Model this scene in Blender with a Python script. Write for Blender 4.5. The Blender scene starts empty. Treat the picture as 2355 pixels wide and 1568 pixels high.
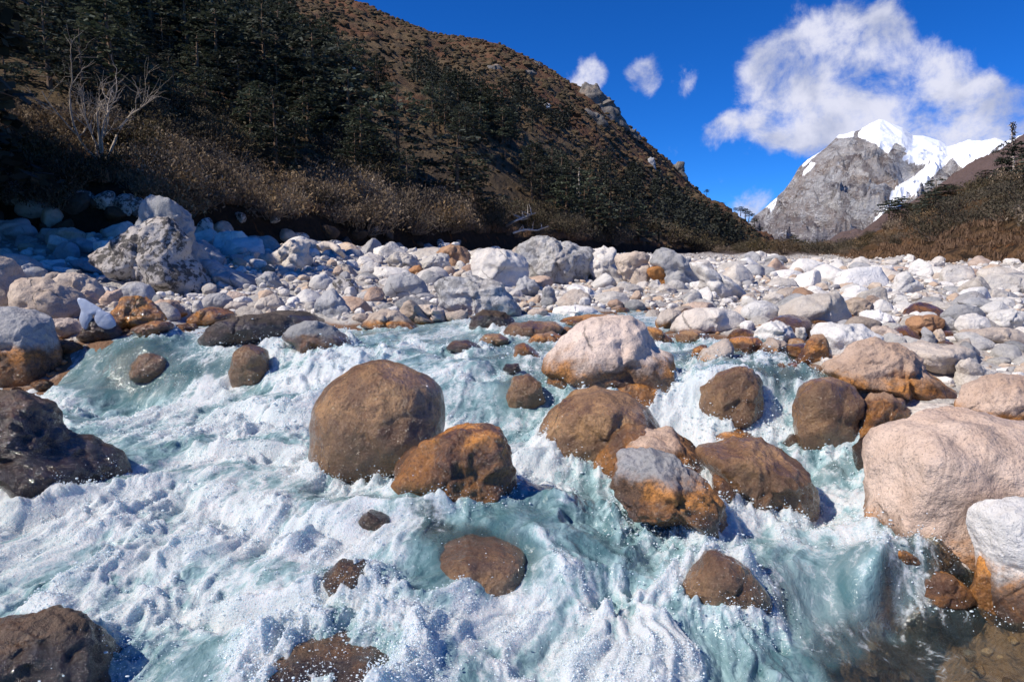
import bpy, math, random
import numpy as np
from mathutils import Vector

# ------------------------------------------------------------------ camera, sky, sun
SC = bpy.context.scene
CAMH = 1.70
FPX, CX, CY, HORIZON = 1570.0, 1177.5, 784.0, 600.0
PITCH = math.atan((CY - HORIZON) / FPX)
cam_data = bpy.data.cameras.new('camera')
cam_data.lens = 24.0
cam_data.sensor_width = 36.0
cam_data.clip_start = 0.05
cam_data.clip_end = 60000
cam = bpy.data.objects.new('camera', cam_data)
SC.collection.objects.link(cam)
cam.location = (0, 0, CAMH)
cam.rotation_euler = (math.pi / 2 - PITCH, 0, 0)
SC.camera = cam

SUN = Vector((-0.66, -0.24, 0.72)).normalized()
sun_el = math.asin(SUN.z)
sun_az = math.atan2(SUN.x, SUN.y)
sd = bpy.data.lights.new('sun', 'SUN')
sd.energy = 5.0
sd.angle = math.radians(0.53)
sd.color = (1.0, 0.93, 0.83)
sun = bpy.data.objects.new('sun', sd)
SC.collection.objects.link(sun)
sun.rotation_euler = SUN.to_track_quat('Z', 'Y').to_euler()
sun.location = (-20, -10, 30)
SC.view_settings.view_transform = 'Standard'
SC.view_settings.look = 'None'
SC.view_settings.gamma = 1
SC.view_settings.use_curve_mapping = False
SC.view_settings.exposure = 0.18
SC.cycles.use_denoising = True
SC.cycles.max_bounces = 8
SC.cycles.transparent_max_bounces = 12
SC.cycles.diffuse_bounces = 3
SC.cycles.glossy_bounces = 3
SC.cycles.sample_clamp_indirect = 6.0

class NT:
    """small helper to write node trees tersely"""
    def __init__(s, tree):
        s.t = tree; s.n = tree.nodes; s.l = tree.links
    def node(s, kind, ins=None, **props):
        nd = s.n.new(kind)
        for k, v in props.items():
            setattr(nd, k, v)
        for k, v in (ins or {}).items():
            s.set(nd, k, v)
        return nd
    def set(s, nd, k, v):
        sock = nd.inputs[k]
        if isinstance(v, bpy.types.NodeSocket): s.l.new(v, sock)
        elif isinstance(v, bpy.types.Node): s.l.new(v.outputs[0], sock)
        else: sock.default_value = v
    def math(s, op, a, b=None, c=None, clamp=False):
        nd = s.node('ShaderNodeMath', operation=op, use_clamp=clamp)
        for i, v in enumerate((a, b, c)):
            if v is not None: s.set(nd, i, v)
        return nd.outputs[0]
    def vmath(s, op, a, b=None, out=0):
        nd = s.node('ShaderNodeVectorMath', operation=op)
        for i, v in enumerate((a, b)):
            if v is not None: s.set(nd, i, v)
        return nd.outputs['Value'] if op in ('LENGTH', 'DOT_PRODUCT', 'DISTANCE') else nd.outputs[0]
    def noise(s, vec, scale, detail=4, rough=0.55, dist=0.0, out='Fac'):
        nd = s.node('ShaderNodeTexNoise', {'Vector': vec, 'Scale': scale, 'Detail': detail, 'Roughness': rough, 'Distortion': dist})
        return nd.outputs[out]
    def ramp(s, fac, lo, hi, a=0.0, b=1.0, kind='SMOOTHSTEP'):
        nd = s.node('ShaderNodeMapRange', {'Value': fac, 'From Min': lo, 'From Max': hi, 'To Min': a, 'To Max': b}, interpolation_type=kind)
        return nd.outputs[0]
    def mix(s, fac, a, b, mode='MIX'):
        nd = s.node('ShaderNodeMix', data_type='RGBA', blend_type=mode)
        s.set(nd, 0, fac)
        for i, v in ((6, a), (7, b)):
            if isinstance(v, tuple) and len(v) == 3: v = v + (1,)
            s.set(nd, i, v)
        return nd.outputs[2]
    def scale(s, vec, v):
        return s.vmath('MULTIPLY', vec, v)

# world: Nishita sky plus clouds placed by direction
W = bpy.data.worlds.new('World')
SC.world = W
W.use_nodes = True
w = NT(W.node_tree)
w.n.clear()
sky = w.node('ShaderNodeTexSky', sky_type='NISHITA', sun_disc=False)
sky.sun_elevation = sun_el
sky.sun_rotation = sun_az
sky.altitude = 4000
sky.air_density = 1.0
sky.dust_density = 0.2
sky.ozone_density = 6.0
hs = w.node('ShaderNodeHueSaturation', {'Saturation': 1.22, 'Value': 1.0, 'Color': sky.outputs[0]})
skyc = w.mix(1.0, hs.outputs[0], (0.35, 0.72, 1.08), 'MULTIPLY')
bg_sky = w.node('ShaderNodeBackground', {'Color': skyc, 'Strength': 0.128})
tc = w.node('ShaderNodeTexCoord')
dirv = w.vmath('NORMALIZE', tc.outputs['Generated'])
sep = w.node('ShaderNodeSeparateXYZ', {0: dirv})
az = w.math('ARCTAN2', sep.outputs[0], sep.outputs[1])
elv = w.math('ARCSINE', sep.outputs[2])
azel = w.node('ShaderNodeCombineXYZ', {0: az, 1: elv, 2: 0.0}).outputs[0]
warp = w.vmath('SUBTRACT', w.noise(dirv, 9.0, 5, 0.6, out='Color'), (0.5, 0.5, 0.5))
azw = w.vmath('ADD', azel, w.scale(warp, (0.045, 0.04, 0.0)))
def azel_of(px, py):
    b = (CY - py) / FPX; a = (px - CX) / FPX
    y = math.cos(PITCH) + b * math.sin(PITCH); z = -math.sin(PITCH) + b * math.cos(PITCH)
    return math.atan2(a, y), math.atan2(z, math.hypot(a, y))
# px, py, rx, ry, amount
BLOBS = [(1760,130,62,62,.85),(1780,215,85,75,1.0),(1850,110,85,80,1.1),(1955,95,120,85,1.25),(2050,75,75,90,1.0),(2000,160,170,80,.85),
         (2140,160,100,80,.95),(2060,235,150,70,.95),(1900,290,150,70,.95),(2010,290,200,70,.85),(1850,240,100,75,.9),(2180,290,160,75,.95),
         (2290,250,120,70,1.05),(2272,195,42,38,.9),(2330,300,150,75,1.25),(2230,300,120,60,1.0),(2400,330,140,70,1.2),(2420,260,150,90,1.0),(1800,315,55,28,.75),
         (1340,190,62,50,1.0),(1365,160,38,45,.9),(1470,185,62,50,1.0),(1480,165,45,40,.75),(1590,185,40,32,.78),
         (1640,300,52,42,.8),(1665,280,40,26,.75),(1720,475,62,40,1.15),(1690,440,70,50,.62),(1745,290,110,60,.5),(1700,345,120,60,.35),(1600,330,80,30,.3)]
dens = None
for px, py, rx, ry, am in BLOBS:
    a0, e0 = azel_of(px, py)
    d = w.vmath('SUBTRACT', azw, (a0, e0, 0.0))
    k_ = math.hypot(1, math.tan(a0)); d = w.scale(d, (FPX / rx * 0.9 * k_ * k_, FPX / ry * 0.9 * k_, 0.0))
    g = w.ramp(w.vmath('LENGTH', d), 1.38, 0.0, 0.0, am)
    dens = g if dens is None else w.math('ADD', dens, g)
cn = w.noise(azel, 15.0, 10, 0.66, 0.22)
cn2 = w.noise(w.vmath('ADD', azel, (3.1, 1.7, 0.4)), 7.0, 6, 0.55, 0.2)
dens = w.math('MINIMUM', dens, 1.25)
den = w.math('ADD', dens, w.math('MULTIPLY', w.math('SUBTRACT', cn, 0.5), 3.0))
den = w.math('ADD', den, w.math('MULTIPLY', w.math('SUBTRACT', cn2, 0.52), 1.1))
low = w.ramp(dens, 0.02, 0.2)
cov = w.math('MULTIPLY', w.ramp(den, 0.42, 1.5), low)
cov = w.math('MULTIPLY', cov, 0.97)
shade = w.ramp(w.math('ADD', w.noise(w.vmath('ADD', azel, (0.012, -0.03, 0.0)), 11.0, 6, 0.55, 0.3), w.math('MULTIPLY', den, 0.10)), 0.42, 0.72)
ccol = w.mix(shade, (0.40, 0.44, 0.60), (0.70, 0.71, 0.83))
bg_c = w.node('ShaderNodeBackground', {'Color': ccol, 'Strength': 1.0})
mixw = w.node('ShaderNodeMixShader', {0: cov, 1: bg_sky.outputs[0], 2: bg_c.outputs[0]})
w.node('ShaderNodeOutputWorld', {0: mixw.outputs[0]})

# ------------------------------------------------------------------ numeric helpers
rng = np.random.default_rng(11)
_perm = np.random.default_rng(5).permutation(256).astype(np.int64)
_perm = np.concatenate([_perm, _perm])
_g = np.array([[1,1,0],[-1,1,0],[1,-1,0],[-1,-1,0],[1,0,1],[-1,0,1],[1,0,-1],[-1,0,-1],[0,1,1],[0,-1,1],[0,1,-1],[0,-1,-1],[1,1,0],[-1,1,0],[0,-1,1],[0,-1,-1]], dtype=np.float32)
def perlin(P):
    P = np.asarray(P, dtype=np.float64)
    I = np.floor(P).astype(np.int64); F = (P - I).astype(np.float32); I &= 255
    U = F * F * F * (F * (F * 6 - 15) + 10)
    x0, y0, z0 = I[:, 0], I[:, 1], I[:, 2]
    out = None
    r = []
    for dx in (0, 1):
        A = _perm[x0 + dx]
        for dy in (0, 1):
            B = _perm[(A + y0 + dy) & 255]
            for dz in (0, 1):
                h = _perm[(B + z0 + dz) & 255] & 15
                G = _g[h]
                r.append(G[:, 0] * (F[:, 0] - dx) + G[:, 1] * (F[:, 1] - dy) + G[:, 2] * (F[:, 2] - dz))
    ux, uy, uz = U[:, 0], U[:, 1], U[:, 2]
    l = lambda a, b, t: a + t * (b - a)
    return l(l(l(r[0], r[1], uz), l(r[2], r[3], uz), uy), l(l(r[4], r[5], uz), l(r[6], r[7], uz), uy), ux)
def fbm(P, octv=4, gain=0.5, lac=2.03):
    a, s, o = 1.0, 0.0, 0.0
    P = np.asarray(P, dtype=np.float64)
    for i in range(octv):
        o = o + a * perlin(P * (lac ** i) + 17.3 * i); a *= gain
    return o
def ridged(P, octv=4, gain=0.5, lac=2.1):
    a, o = 1.0, 0.0
    P = np.asarray(P, dtype=np.float64)
    for i in range(octv):
        n = 1 - np.abs(perlin(P * (lac ** i) + 31.7 * i)) * 1.6
        o = o + a * n * n; a *= gain
    return o
def sstep(a, b, x):
    t = np.clip((x - a) / (b - a), 0, 1); return t * t * (3 - 2 * t)
def xyz(x, y, z=0.0, s=1.0):
    x = np.asarray(x, dtype=np.float64); y = np.asarray(y, dtype=np.float64)
    return np.stack([x * s, y * s, np.zeros_like(x) + z], 1)

def pix(px, py):
    """photo pixel (2355 wide) -> u = X/Y and E = (Z-camera)/Y of its ray"""
    px = np.asarray(px, float); py = np.asarray(py, float)
    a = (px - CX) / FPX; b = (CY - py) / FPX
    cy = math.cos(PITCH) + b * math.sin(PITCH)
    return a / cy, (-math.sin(PITCH) + b * math.cos(PITCH)) / cy
def unpix(x, y, z):
    """world -> photo pixel"""
    zz = z - CAMH
    dep = y * math.cos(PITCH) - zz * math.sin(PITCH)
    up = y * math.sin(PITCH) + zz * math.cos(PITCH)
    dep = np.maximum(dep, 1e-3)
    return CX + FPX * x / dep, CY - FPX * up / dep
def in_poly(px, py, poly):
    px = np.asarray(px); py = np.asarray(py)
    r = np.zeros(px.shape, bool); n = len(poly)
    for i in range(n):
        x1, y1 = poly[i]; x2, y2 = poly[(i + 1) % n]
        c = ((y1 > py) != (y2 > py)) & (px < (x2 - x1) * (py - y1) / (y2 - y1 + 1e-9) + x1)
        r ^= c
    return r

class RBF:
    def __init__(s, pts, vals, smooth=0.0):
        s.P = np.asarray(pts, float); n = len(s.P)
        D = np.sqrt(((s.P[:, None] - s.P[None]) ** 2).sum(-1) + 4e-4)
        A = np.zeros((n + 3, n + 3)); A[:n, :n] = -D; A[:n, n] = 1; A[:n, n + 1:] = s.P
        A[n, :n] = 1; A[n + 1:, :n] = s.P.T
        A[:n, :n] -= np.eye(n) * smooth
        b = np.zeros(n + 3); b[:n] = vals
        s.w = np.linalg.lstsq(A, b, rcond=None)[0]
    def __call__(s, X):
        X = np.asarray(X, float); out = np.empty(len(X)); n = len(s.P)
        for i in range(0, len(X), 60000):
            x = X[i:i + 60000]
            D = np.sqrt(((x[:, None] - s.P[None]) ** 2).sum(-1) + 4e-4)
            out[i:i + 60000] = -D @ s.w[:n] + s.w[n] + x @ s.w[n + 1:]
        return out

def make_mesh(name, V, F, mat=None, smooth=True, attrs=None):
    me = bpy.data.meshes.new(name)
    V = np.ascontiguousarray(V, dtype=np.float32); F = np.ascontiguousarray(F, dtype=np.int32)
    k = F.shape[1]
    me.vertices.add(len(V)); me.vertices.foreach_set('co', V.ravel())
    me.loops.add(F.size); me.loops.foreach_set('vertex_index', F.ravel())
    me.polygons.add(len(F)); me.polygons.foreach_set('loop_start', np.arange(0, F.size, k, dtype=np.int32))
    me.polygons.foreach_set('loop_total', np.full(len(F), k, dtype=np.int32))
    me.polygons.foreach_set('use_smooth', np.full(len(F), smooth, dtype=bool))
    for an, av in (attrs or {}).items():
        if np.ndim(av) == 2:
            a = me.attributes.new(an, 'FLOAT_VECTOR', 'POINT'); a.data.foreach_set('vector', np.asarray(av, np.float32).ravel())
        else:
            a = me.attributes.new(an, 'FLOAT', 'POINT'); a.data.foreach_set('value', np.asarray(av, np.float32))
    me.update(calc_edges=True)
    if mat is not None: me.materials.append(mat)
    return me
def put(name, me, parent=None, loc=None):
    o = bpy.data.objects.new(name, me); SC.collection.objects.link(o)
    if parent: o.parent = parent
    if loc is not None: o.location = loc
    return o
def tag(o, label=None, cat=None, group=None, kind=None):
    if label: o['label'] = label
    if cat: o['category'] = cat
    if group: o['group'] = group
    if kind: o['kind'] = kind
    return o
def grid_faces(nr, nc):
    i = np.arange(nr - 1)[:, None] * nc + np.arange(nc - 1)[None]
    return np.stack([i, i + 1, i + nc + 1, i + nc], -1).reshape(-1, 4)
_ico = {}
def ico(n):
    if n in _ico: return _ico[n]
    if n == 0:
        t = (1 + 5 ** .5) / 2
        V = np.array([[-1,t,0],[1,t,0],[-1,-t,0],[1,-t,0],[0,-1,t],[0,1,t],[0,-1,-t],[0,1,-t],[t,0,-1],[t,0,1],[-t,0,-1],[-t,0,1]], float)
        V /= np.linalg.norm(V, axis=1)[:, None]
        F = np.array([[0,11,5],[0,5,1],[0,1,7],[0,7,10],[0,10,11],[1,5,9],[5,11,4],[11,10,2],[10,7,6],[7,1,8],[3,9,4],[3,4,2],[3,2,6],[3,6,8],[3,8,9],[4,9,5],[2,4,11],[6,2,10],[8,6,7],[9,8,1]])
    else:
        V0, F0 = ico(n - 1)
        E = np.sort(np.concatenate([F0[:, [0, 1]], F0[:, [1, 2]], F0[:, [2, 0]]]), axis=1)
        Eu, inv = np.unique(E, axis=0, return_inverse=True); inv = inv.reshape(-1)
        M = V0[Eu[:, 0]] + V0[Eu[:, 1]]; M /= np.linalg.norm(M, axis=1)[:, None]
        V = np.concatenate([V0, M]); m = len(F0); o = len(V0)
        a, b, c = inv[:m] + o, inv[m:2*m] + o, inv[2*m:] + o
        F = np.concatenate([np.stack([F0[:,0],a,c],1), np.stack([F0[:,1],b,a],1), np.stack([F0[:,2],c,b],1), np.stack([a,b,c],1)])
    _ico[n] = (V, F); return V, F
def tube(pts, rad, sides=6):
    """tapered tube along pts"""
    P = np.asarray(pts, float); n = len(P); R = np.asarray(rad, float)
    T = np.gradient(P, axis=0); T /= np.linalg.norm(T, axis=1)[:, None] + 1e-9
    ref = np.where(np.abs(T[:, 2:3]) > 0.9, np.array([[1.0, 0, 0]]), np.array([[0, 0, 1.0]]))
    A = np.cross(T, ref); A /= np.linalg.norm(A, axis=1)[:, None] + 1e-9
    B = np.cross(T, A)
    th = np.arange(sides) / sides * 2 * math.pi
    V = (P[:, None] + R[:, None, None] * (np.cos(th)[None, :, None] * A[:, None] + np.sin(th)[None, :, None] * B[:, None])).reshape(-1, 3)
    i = np.arange(n - 1)[:, None] * sides; j = np.arange(sides)[None]; k = (j + 1) % sides
    F = np.stack([i + j, i + k, i + sides + k, i + sides + j], -1).reshape(-1, 4)
    return V, F
def join(parts):
    Vs, Fs, o = [], [], 0
    for V, F in parts:
        Vs.append(V); Fs.append(F + o); o += len(V)
    return np.concatenate(Vs), np.concatenate(Fs)
def quads(C, A, B):
    """quads with centres C and half axes A, B"""
    V = np.stack([C - A - B, C + A - B, C + A + B, C - A + B], 1).reshape(-1, 3)
    F = np.arange(len(V)).reshape(-1, 4)
    return V, F
def rand_dirs(n, r=rng):
    d = r.normal(size=(n, 3)); return d / np.linalg.norm(d, axis=1)[:, None]
# ------------------------------------------------------------------ stream level and river bed
def ctrl(lst):
    P, Z = [], []
    for px, py, z in lst:
        u, E = pix(px, py)
        d = (z - CAMH) / E
        P.append((float(u), math.log(d))); Z.append(z)
    return P, Z
WATER_PTS = [
 (-300,1560,0),(0,1560,0),(600,1560,-.02),(1200,1560,-.05),(1800,1560,-.15),(2355,1560,-.2),(2700,1560,-.2),(2200,1420,-.2),(1950,1440,-.18),(1600,1450,-.10),(1450,1360,.0),
 (1000,1400,.0),(500,1300,.08),(100,1250,.05),(0,1180,.08),(1350,1200,.12),(1200,1350,.0),(1060,1345,.02),(1000,1155,.2),(1120,1150,.2),(1180,1200,.17),(850,1330,.03),
 (800,1150,.15),(500,1080,.12),(300,1010,.12),(100,900,.1),(300,900,.08),(-100,900,.08),(60,890,.08),(550,905,.14),(320,808,.55),(150,800,.5),(20,800,.5),(500,795,.58),(450,762,.62),(250,782,.6),
 (640,810,.55),(640,900,.25),(700,1010,.2),(690,900,.36),(750,825,.56),(850,785,.62),(1000,760,.65),(1100,805,.6),(1050,870,.5),(1180,895,.44),(1130,975,.22),(1200,1050,.15),(1230,1110,.13),(1270,890,.46),(1200,960,.26),
 (1330,1080,.13),(1600,830,.62),(1750,822,.66),(1560,790,.65),(1450,735,.7),(1200,740,.67),(1350,740,.68),(900,745,.66),(600,752,.64),
 (1580,1005,.13),(1750,1010,.13),(1860,1010,.14),(1560,880,.52),(1640,872,.58),(1750,862,.62),(1900,880,.55),(1830,850,.64),
 (1950,1060,.12),(1900,1090,.1),(2010,1080,.12),(1980,1175,.0),(1890,1180,.0),(1700,1230,0),(1950,1235,-.01),(1800,1300,-.02),(2040,1330,-.03),(2150,1310,-.02),(1600,1290,.0),(1700,1345,-.04),
 (1900,1390,-.16),(2050,1395,-.18),(2200,1375,-.18)]
_p, _z = ctrl(WATER_PTS)
_p += [(-1.3, math.log(9.0)), (1.3, math.log(9.0)), (-1.3, math.log(2.5)), (1.3, math.log(2.5)), (0, math.log(1.0)), (-1, math.log(1.0)), (1, math.log(1.0)), (0, math.log(30)), (1.2, math.log(30)), (-1.2, math.log(30)), (0.25, math.log(16)), (-.5, math.log(14))]
_z += [.4, .5, 0, -.2, -.05, 0, -.2, .9, .9, .9, .75, .66]
_wr = RBF(_p, _z)
def water_z(x, y):
    y = np.maximum(np.asarray(y, float), 0.4)
    return _wr(np.stack([x / y, np.log(y)], 1))

EDGE = [(-60,900),(110,885),(118,800),(200,785),(300,768),(430,745),(560,738),(700,742),(840,745),(1000,738),(1100,728),(1200,716),(1300,712),(1420,716),(1510,728),(1600,768),(1700,776),(1800,790),(1850,830),(1905,875),(1960,930),(2010,1000),(2110,1060),(2110,1180),(2160,1235),(2260,1280),(2350,1330),(2450,1430),(2560,1560)]
_gp, _gz = [], []
for px, py in EDGE:
    u, E = pix(px, py); d = np.linspace(2, 40, 1200)
    zz = water_z(u * d, d); i = int(np.argmax(zz >= CAMH + E * d))
    _gp.append((float(u), math.log(d[i]))); _gz.append(float(zz[i]) + 0.02)
_bx = [(px, py, z) for px, py, z in WATER_PTS if py < 1565 and not (px > 2100 and py > 1200)]
for (px, py, z), P in zip(_bx, ctrl(_bx)[0]):
    e = np.array(EDGE); dd = np.min(np.hypot(e[:, 0] - px, (e[:, 1] - py) * 2.2))
    if dd > 70: _gp.append(P); _gz.append(z - 0.10 - 0.30 * min(1, dd / 250))
for px, py, z in [(2200,1430,-.42),(2000,1480,-.45),(2300,1550,-.4)]:
    p, q = ctrl([(px, py, z)]); _gp += p; _gz += q
BANK = [(100,700,1.0),(230,720,.85),(600,700,.82),(850,700,.82),(1000,700,.8),(1250,690,.8),(900,655,1.05),(1200,650,1.02),(1500,690,.82),(1700,720,.78),(1900,780,.72),(2300,700,.78),(2100,660,.95),
 (2300,800,.66),(2100,850,.62),(2300,900,.50),(2150,950,.42),(2300,1000,.36),(2250,1120,.2),(2360,1250,.1),(2500,900,.6),(2600,1200,.3)]
p, q = ctrl(BANK); _gp += p; _gz += q
for px, d, z in [(300,15.5,1.15),(-200,12,1.3),(-200,20,2.6),(0,20,1.75),(0,24,2.7),(300,23,2.35),(600,23,1.95),(600,30,2.4),(900,30,1.85),(900,45,2.3),(1200,35,1.5),(1200,60,2.2),(1500,45,1.35),(1500,80,2.3),(1500,25,1.12),
                 (1700,45,1.28),(1700,90,1.95),(1800,130,2.9),(1900,55,1.35),(1950,90,1.6),(2100,40,1.3),(2100,55,1.7),(2300,35,1.4),(2300,25,1.05),(2600,30,1.3),(2500,12,.85),(1750,250,5.5),(1850,500,12),(1500,300,6),(2300,100,3),(0,60,4),(2600,80,3),
                 (-400,6,.9),(-500,3,.7),(-400,11,1.4),(2900,6,.6),(3000,3,.3),(1177,1,-.5)]:
    _gp.append(((px - CX) / FPX, math.log(d))); _gz.append(z)
_gr = RBF(_gp, _gz)
def ground_z(x, y):
    y = np.maximum(np.asarray(y, float), 0.4)
    return _gr(np.stack([x / y, np.log(y)], 1))
def surf_z(x, y):
    return np.maximum(ground_z(x, y), water_z(x, y))
_T = np.exp(np.linspace(math.log(1.6), math.log(220), 700))
def hit(px, py, fn=surf_z, T=_T):
    """distance at which the ray of a photo pixel meets the surface"""
    u, E = pix(px, py)
    z = fn(u * T, T); above = z >= CAMH + E * T
    if not above.any(): return float(T[-1])
    i = int(np.argmax(above))
    if i == 0: return float(T[0])
    f0 = CAMH + E * T[i-1] - z[i-1]; f1 = z[i] - (CAMH + E * T[i])
    return float(T[i-1] + (T[i] - T[i-1]) * f0 / (f0 + f1 + 1e-9))

# ------------------------------------------------------------------ materials
def new_mat(name):
    m = bpy.data.materials.new(name); m.use_nodes = True
    t = NT(m.node_tree); t.n.clear()
    return m, t
def finish(t, bsdf):
    t.node('ShaderNodeOutputMaterial', {0: bsdf})
def attr(t, name, out='Fac', kind='GEOMETRY'):
    return t.node('ShaderNodeAttribute', attribute_name=name, attribute_type=kind).outputs[out]
def coords(t):
    """object coordinates shifted per object so that no two rocks share a pattern"""
    oc = t.node('ShaderNodeTexCoord').outputs['Object']
    rn = t.node('ShaderNodeObjectInfo').outputs['Random']
    return t.vmath('ADD', oc, t.node('ShaderNodeCombineXYZ', {0: t.math('MULTIPLY', rn, 37.0), 1: t.math('MULTIPLY', rn, 71.0), 2: t.math('MULTIPLY', rn, 19.0)}).outputs[0]), rn

def rock_mat(name, light, mid, dark, stain=(0.52, 0.21, 0.042), wetdark=(0.085, 0.040, 0.018), streak=0.5, speck=0.5, lichen=0.0, warm=0.3, rough=0.8, unit=1.0, gloss=0.0):
    m, t = new_mat(name)
    P, rn = coords(t)
    P = t.scale(P, (unit, unit, unit))
    # foliation: bands drawn out along one direction, different per rock
    rot = t.node('ShaderNodeVectorRotate', {'Vector': P, 'Axis': (0.3, 0.9, 0.2), 'Angle': t.math('MULTIPLY', rn, 5.0)}, rotation_type='AXIS_ANGLE').outputs[0]
    band = t.noise(t.scale(rot, (0.9, 1.2, 6.0)), 1.6, 6, 0.6, 0.9)
    blot = t.noise(P, 1.7, 5, 0.6, 0.3)
    fine = t.noise(P, 46.0, 3, 0.7)
    grain = t.noise(t.scale(rot, (1.0, 1.0, 2.6)), 110.0, 2, 0.6)
    c = t.mix(t.ramp(blot, 0.35, 0.68), light, mid)
    c = t.mix(t.math('MULTIPLY', t.ramp(band, 0.50, 0.70), streak), c, dark)
    c = t.mix(t.math('MULTIPLY', t.ramp(t.noise(P, 0.9, 4, 0.6), 0.5, 0.72), warm), c, (0.52, 0.30, 0.18))
    c = t.mix(t.math('MULTIPLY', t.ramp(fine, 0.52, 0.66), speck), c, dark)
    c = t.mix(t.math('MULTIPLY', t.ramp(grain, 0.56, 0.70), speck * 0.6), c, tuple(min(1, v * 1.35) for v in light))
    c = t.mix(t.math('MULTIPLY', t.ramp(t.noise(P, 70, 2, 0.5), 0.62, 0.72), speck * 0.8), c, (0.03, 0.028, 0.026))
    vor = t.node('ShaderNodeTexVoronoi', {'Vector': t.vmath('ADD', rot, t.scale(t.noise(P, 2.0, 5, out='Color'), (0.32, 0.32, 0.32))), 'Scale': 0.9}, feature='DISTANCE_TO_EDGE').outputs['Distance']
    crack = t.math('MULTIPLY', t.ramp(vor, 0.014, 0.0), t.ramp(t.noise(P, 1.3, 2), 0.55, 0.63))
    c = t.mix(t.math('MULTIPLY', crack, 0.6), c, (0.05, 0.04, 0.035))
    if lichen > 0:
        ln = t.math('ADD', t.noise(P, 7.0, 8, 0.72, 0.2), t.math('MULTIPLY', t.math('SUBTRACT', blot, 0.5), 0.5))
        c = t.mix(t.math('MULTIPLY', t.ramp(ln, 0.49, 0.55), lichen), c, (0.055, 0.05, 0.045))
    hv = t.node('ShaderNodeHueSaturation', {'Color': c, 'Value': t.ramp(rn, 0, 1, 0.82, 1.16, 'LINEAR'), 'Saturation': t.ramp(t.math('FRACT', t.math('MULTIPLY', rn, 13.7)), 0, 1, 0.7, 1.25, 'LINEAR')})
    c = hv.outputs[0]
    wet = attr(t, 'wet')
    wn = t.math('ADD', wet, t.math('MULTIPLY', t.math('SUBTRACT', t.noise(P, 2.6, 7, 0.68, 0.5), 0.5), 1.25))
    wf = t.ramp(wn, 0.34, 0.68)
    st = t.mix(t.ramp(t.noise(P, 3.4, 7, 0.65, 0.5), 0.40, 0.60), stain, wetdark)
    st = t.mix(t.math('MULTIPLY', t.ramp(fine, 0.5, 0.62), 0.55), st, tuple(v * 0.35 for v in wetdark))
    st = t.mix(t.math('MULTIPLY', t.ramp(grain, 0.57, 0.72), 0.4), st, (0.45, 0.27, 0.14))
    c = t.mix(t.math('MULTIPLY', wf, 0.93), c, st)
    soak = attr(t, 'soak')
    sk = t.ramp(t.math('ADD', soak, t.math('MULTIPLY', t.math('SUBTRACT', t.noise(P, 3.6, 5, 0.6), 0.5), 0.9)), 0.42, 0.60)
    c = t.mix(t.math('MULTIPLY', sk, 0.58), c, tuple(v * 0.5 for v in wetdark))
    sk = t.math('MAXIMUM', sk, t.math('MULTIPLY', wf, gloss))
    rg = t.mix(sk, (rough, rough, rough), (0.17, 0.17, 0.17))
    b1 = t.node('ShaderNodeBump', {'Height': t.noise(P, 3.0, 10, 0.66, 0.2), 'Strength': 0.85, 'Distance': 0.12 / unit})
    b2 = t.node('ShaderNodeBump', {'Height': t.math('ADD', t.math('MULTIPLY', fine, 0.6), t.math('MULTIPLY', t.noise(P, 22.0, 4, 0.7), 1.0)), 'Strength': 0.55, 'Distance': 0.02 / unit, 'Normal': b1.outputs[0]})
    b3 = t.node('ShaderNodeBump', {'Height': crack, 'Strength': 0.6, 'Distance': 0.02 / unit, 'Normal': b2.outputs[0]}, invert=True)
    wb = t.node('ShaderNodeBump', {'Height': t.noise(P, 38.0, 4, 0.7), 'Strength': 0.9, 'Distance': 0.03 / unit, 'Normal': b3.outputs[0]})
    p = t.node('ShaderNodeBsdfPrincipled', {'Base Color': c, 'Roughness': rg, 'Normal': b3.outputs[0], 'Coat Weight': sk, 'Coat Roughness': 0.07, 'Coat Normal': wb.outputs[0], 'Specular IOR Level': 0.35})
    finish(t, p.outputs[0])
    return m

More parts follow.
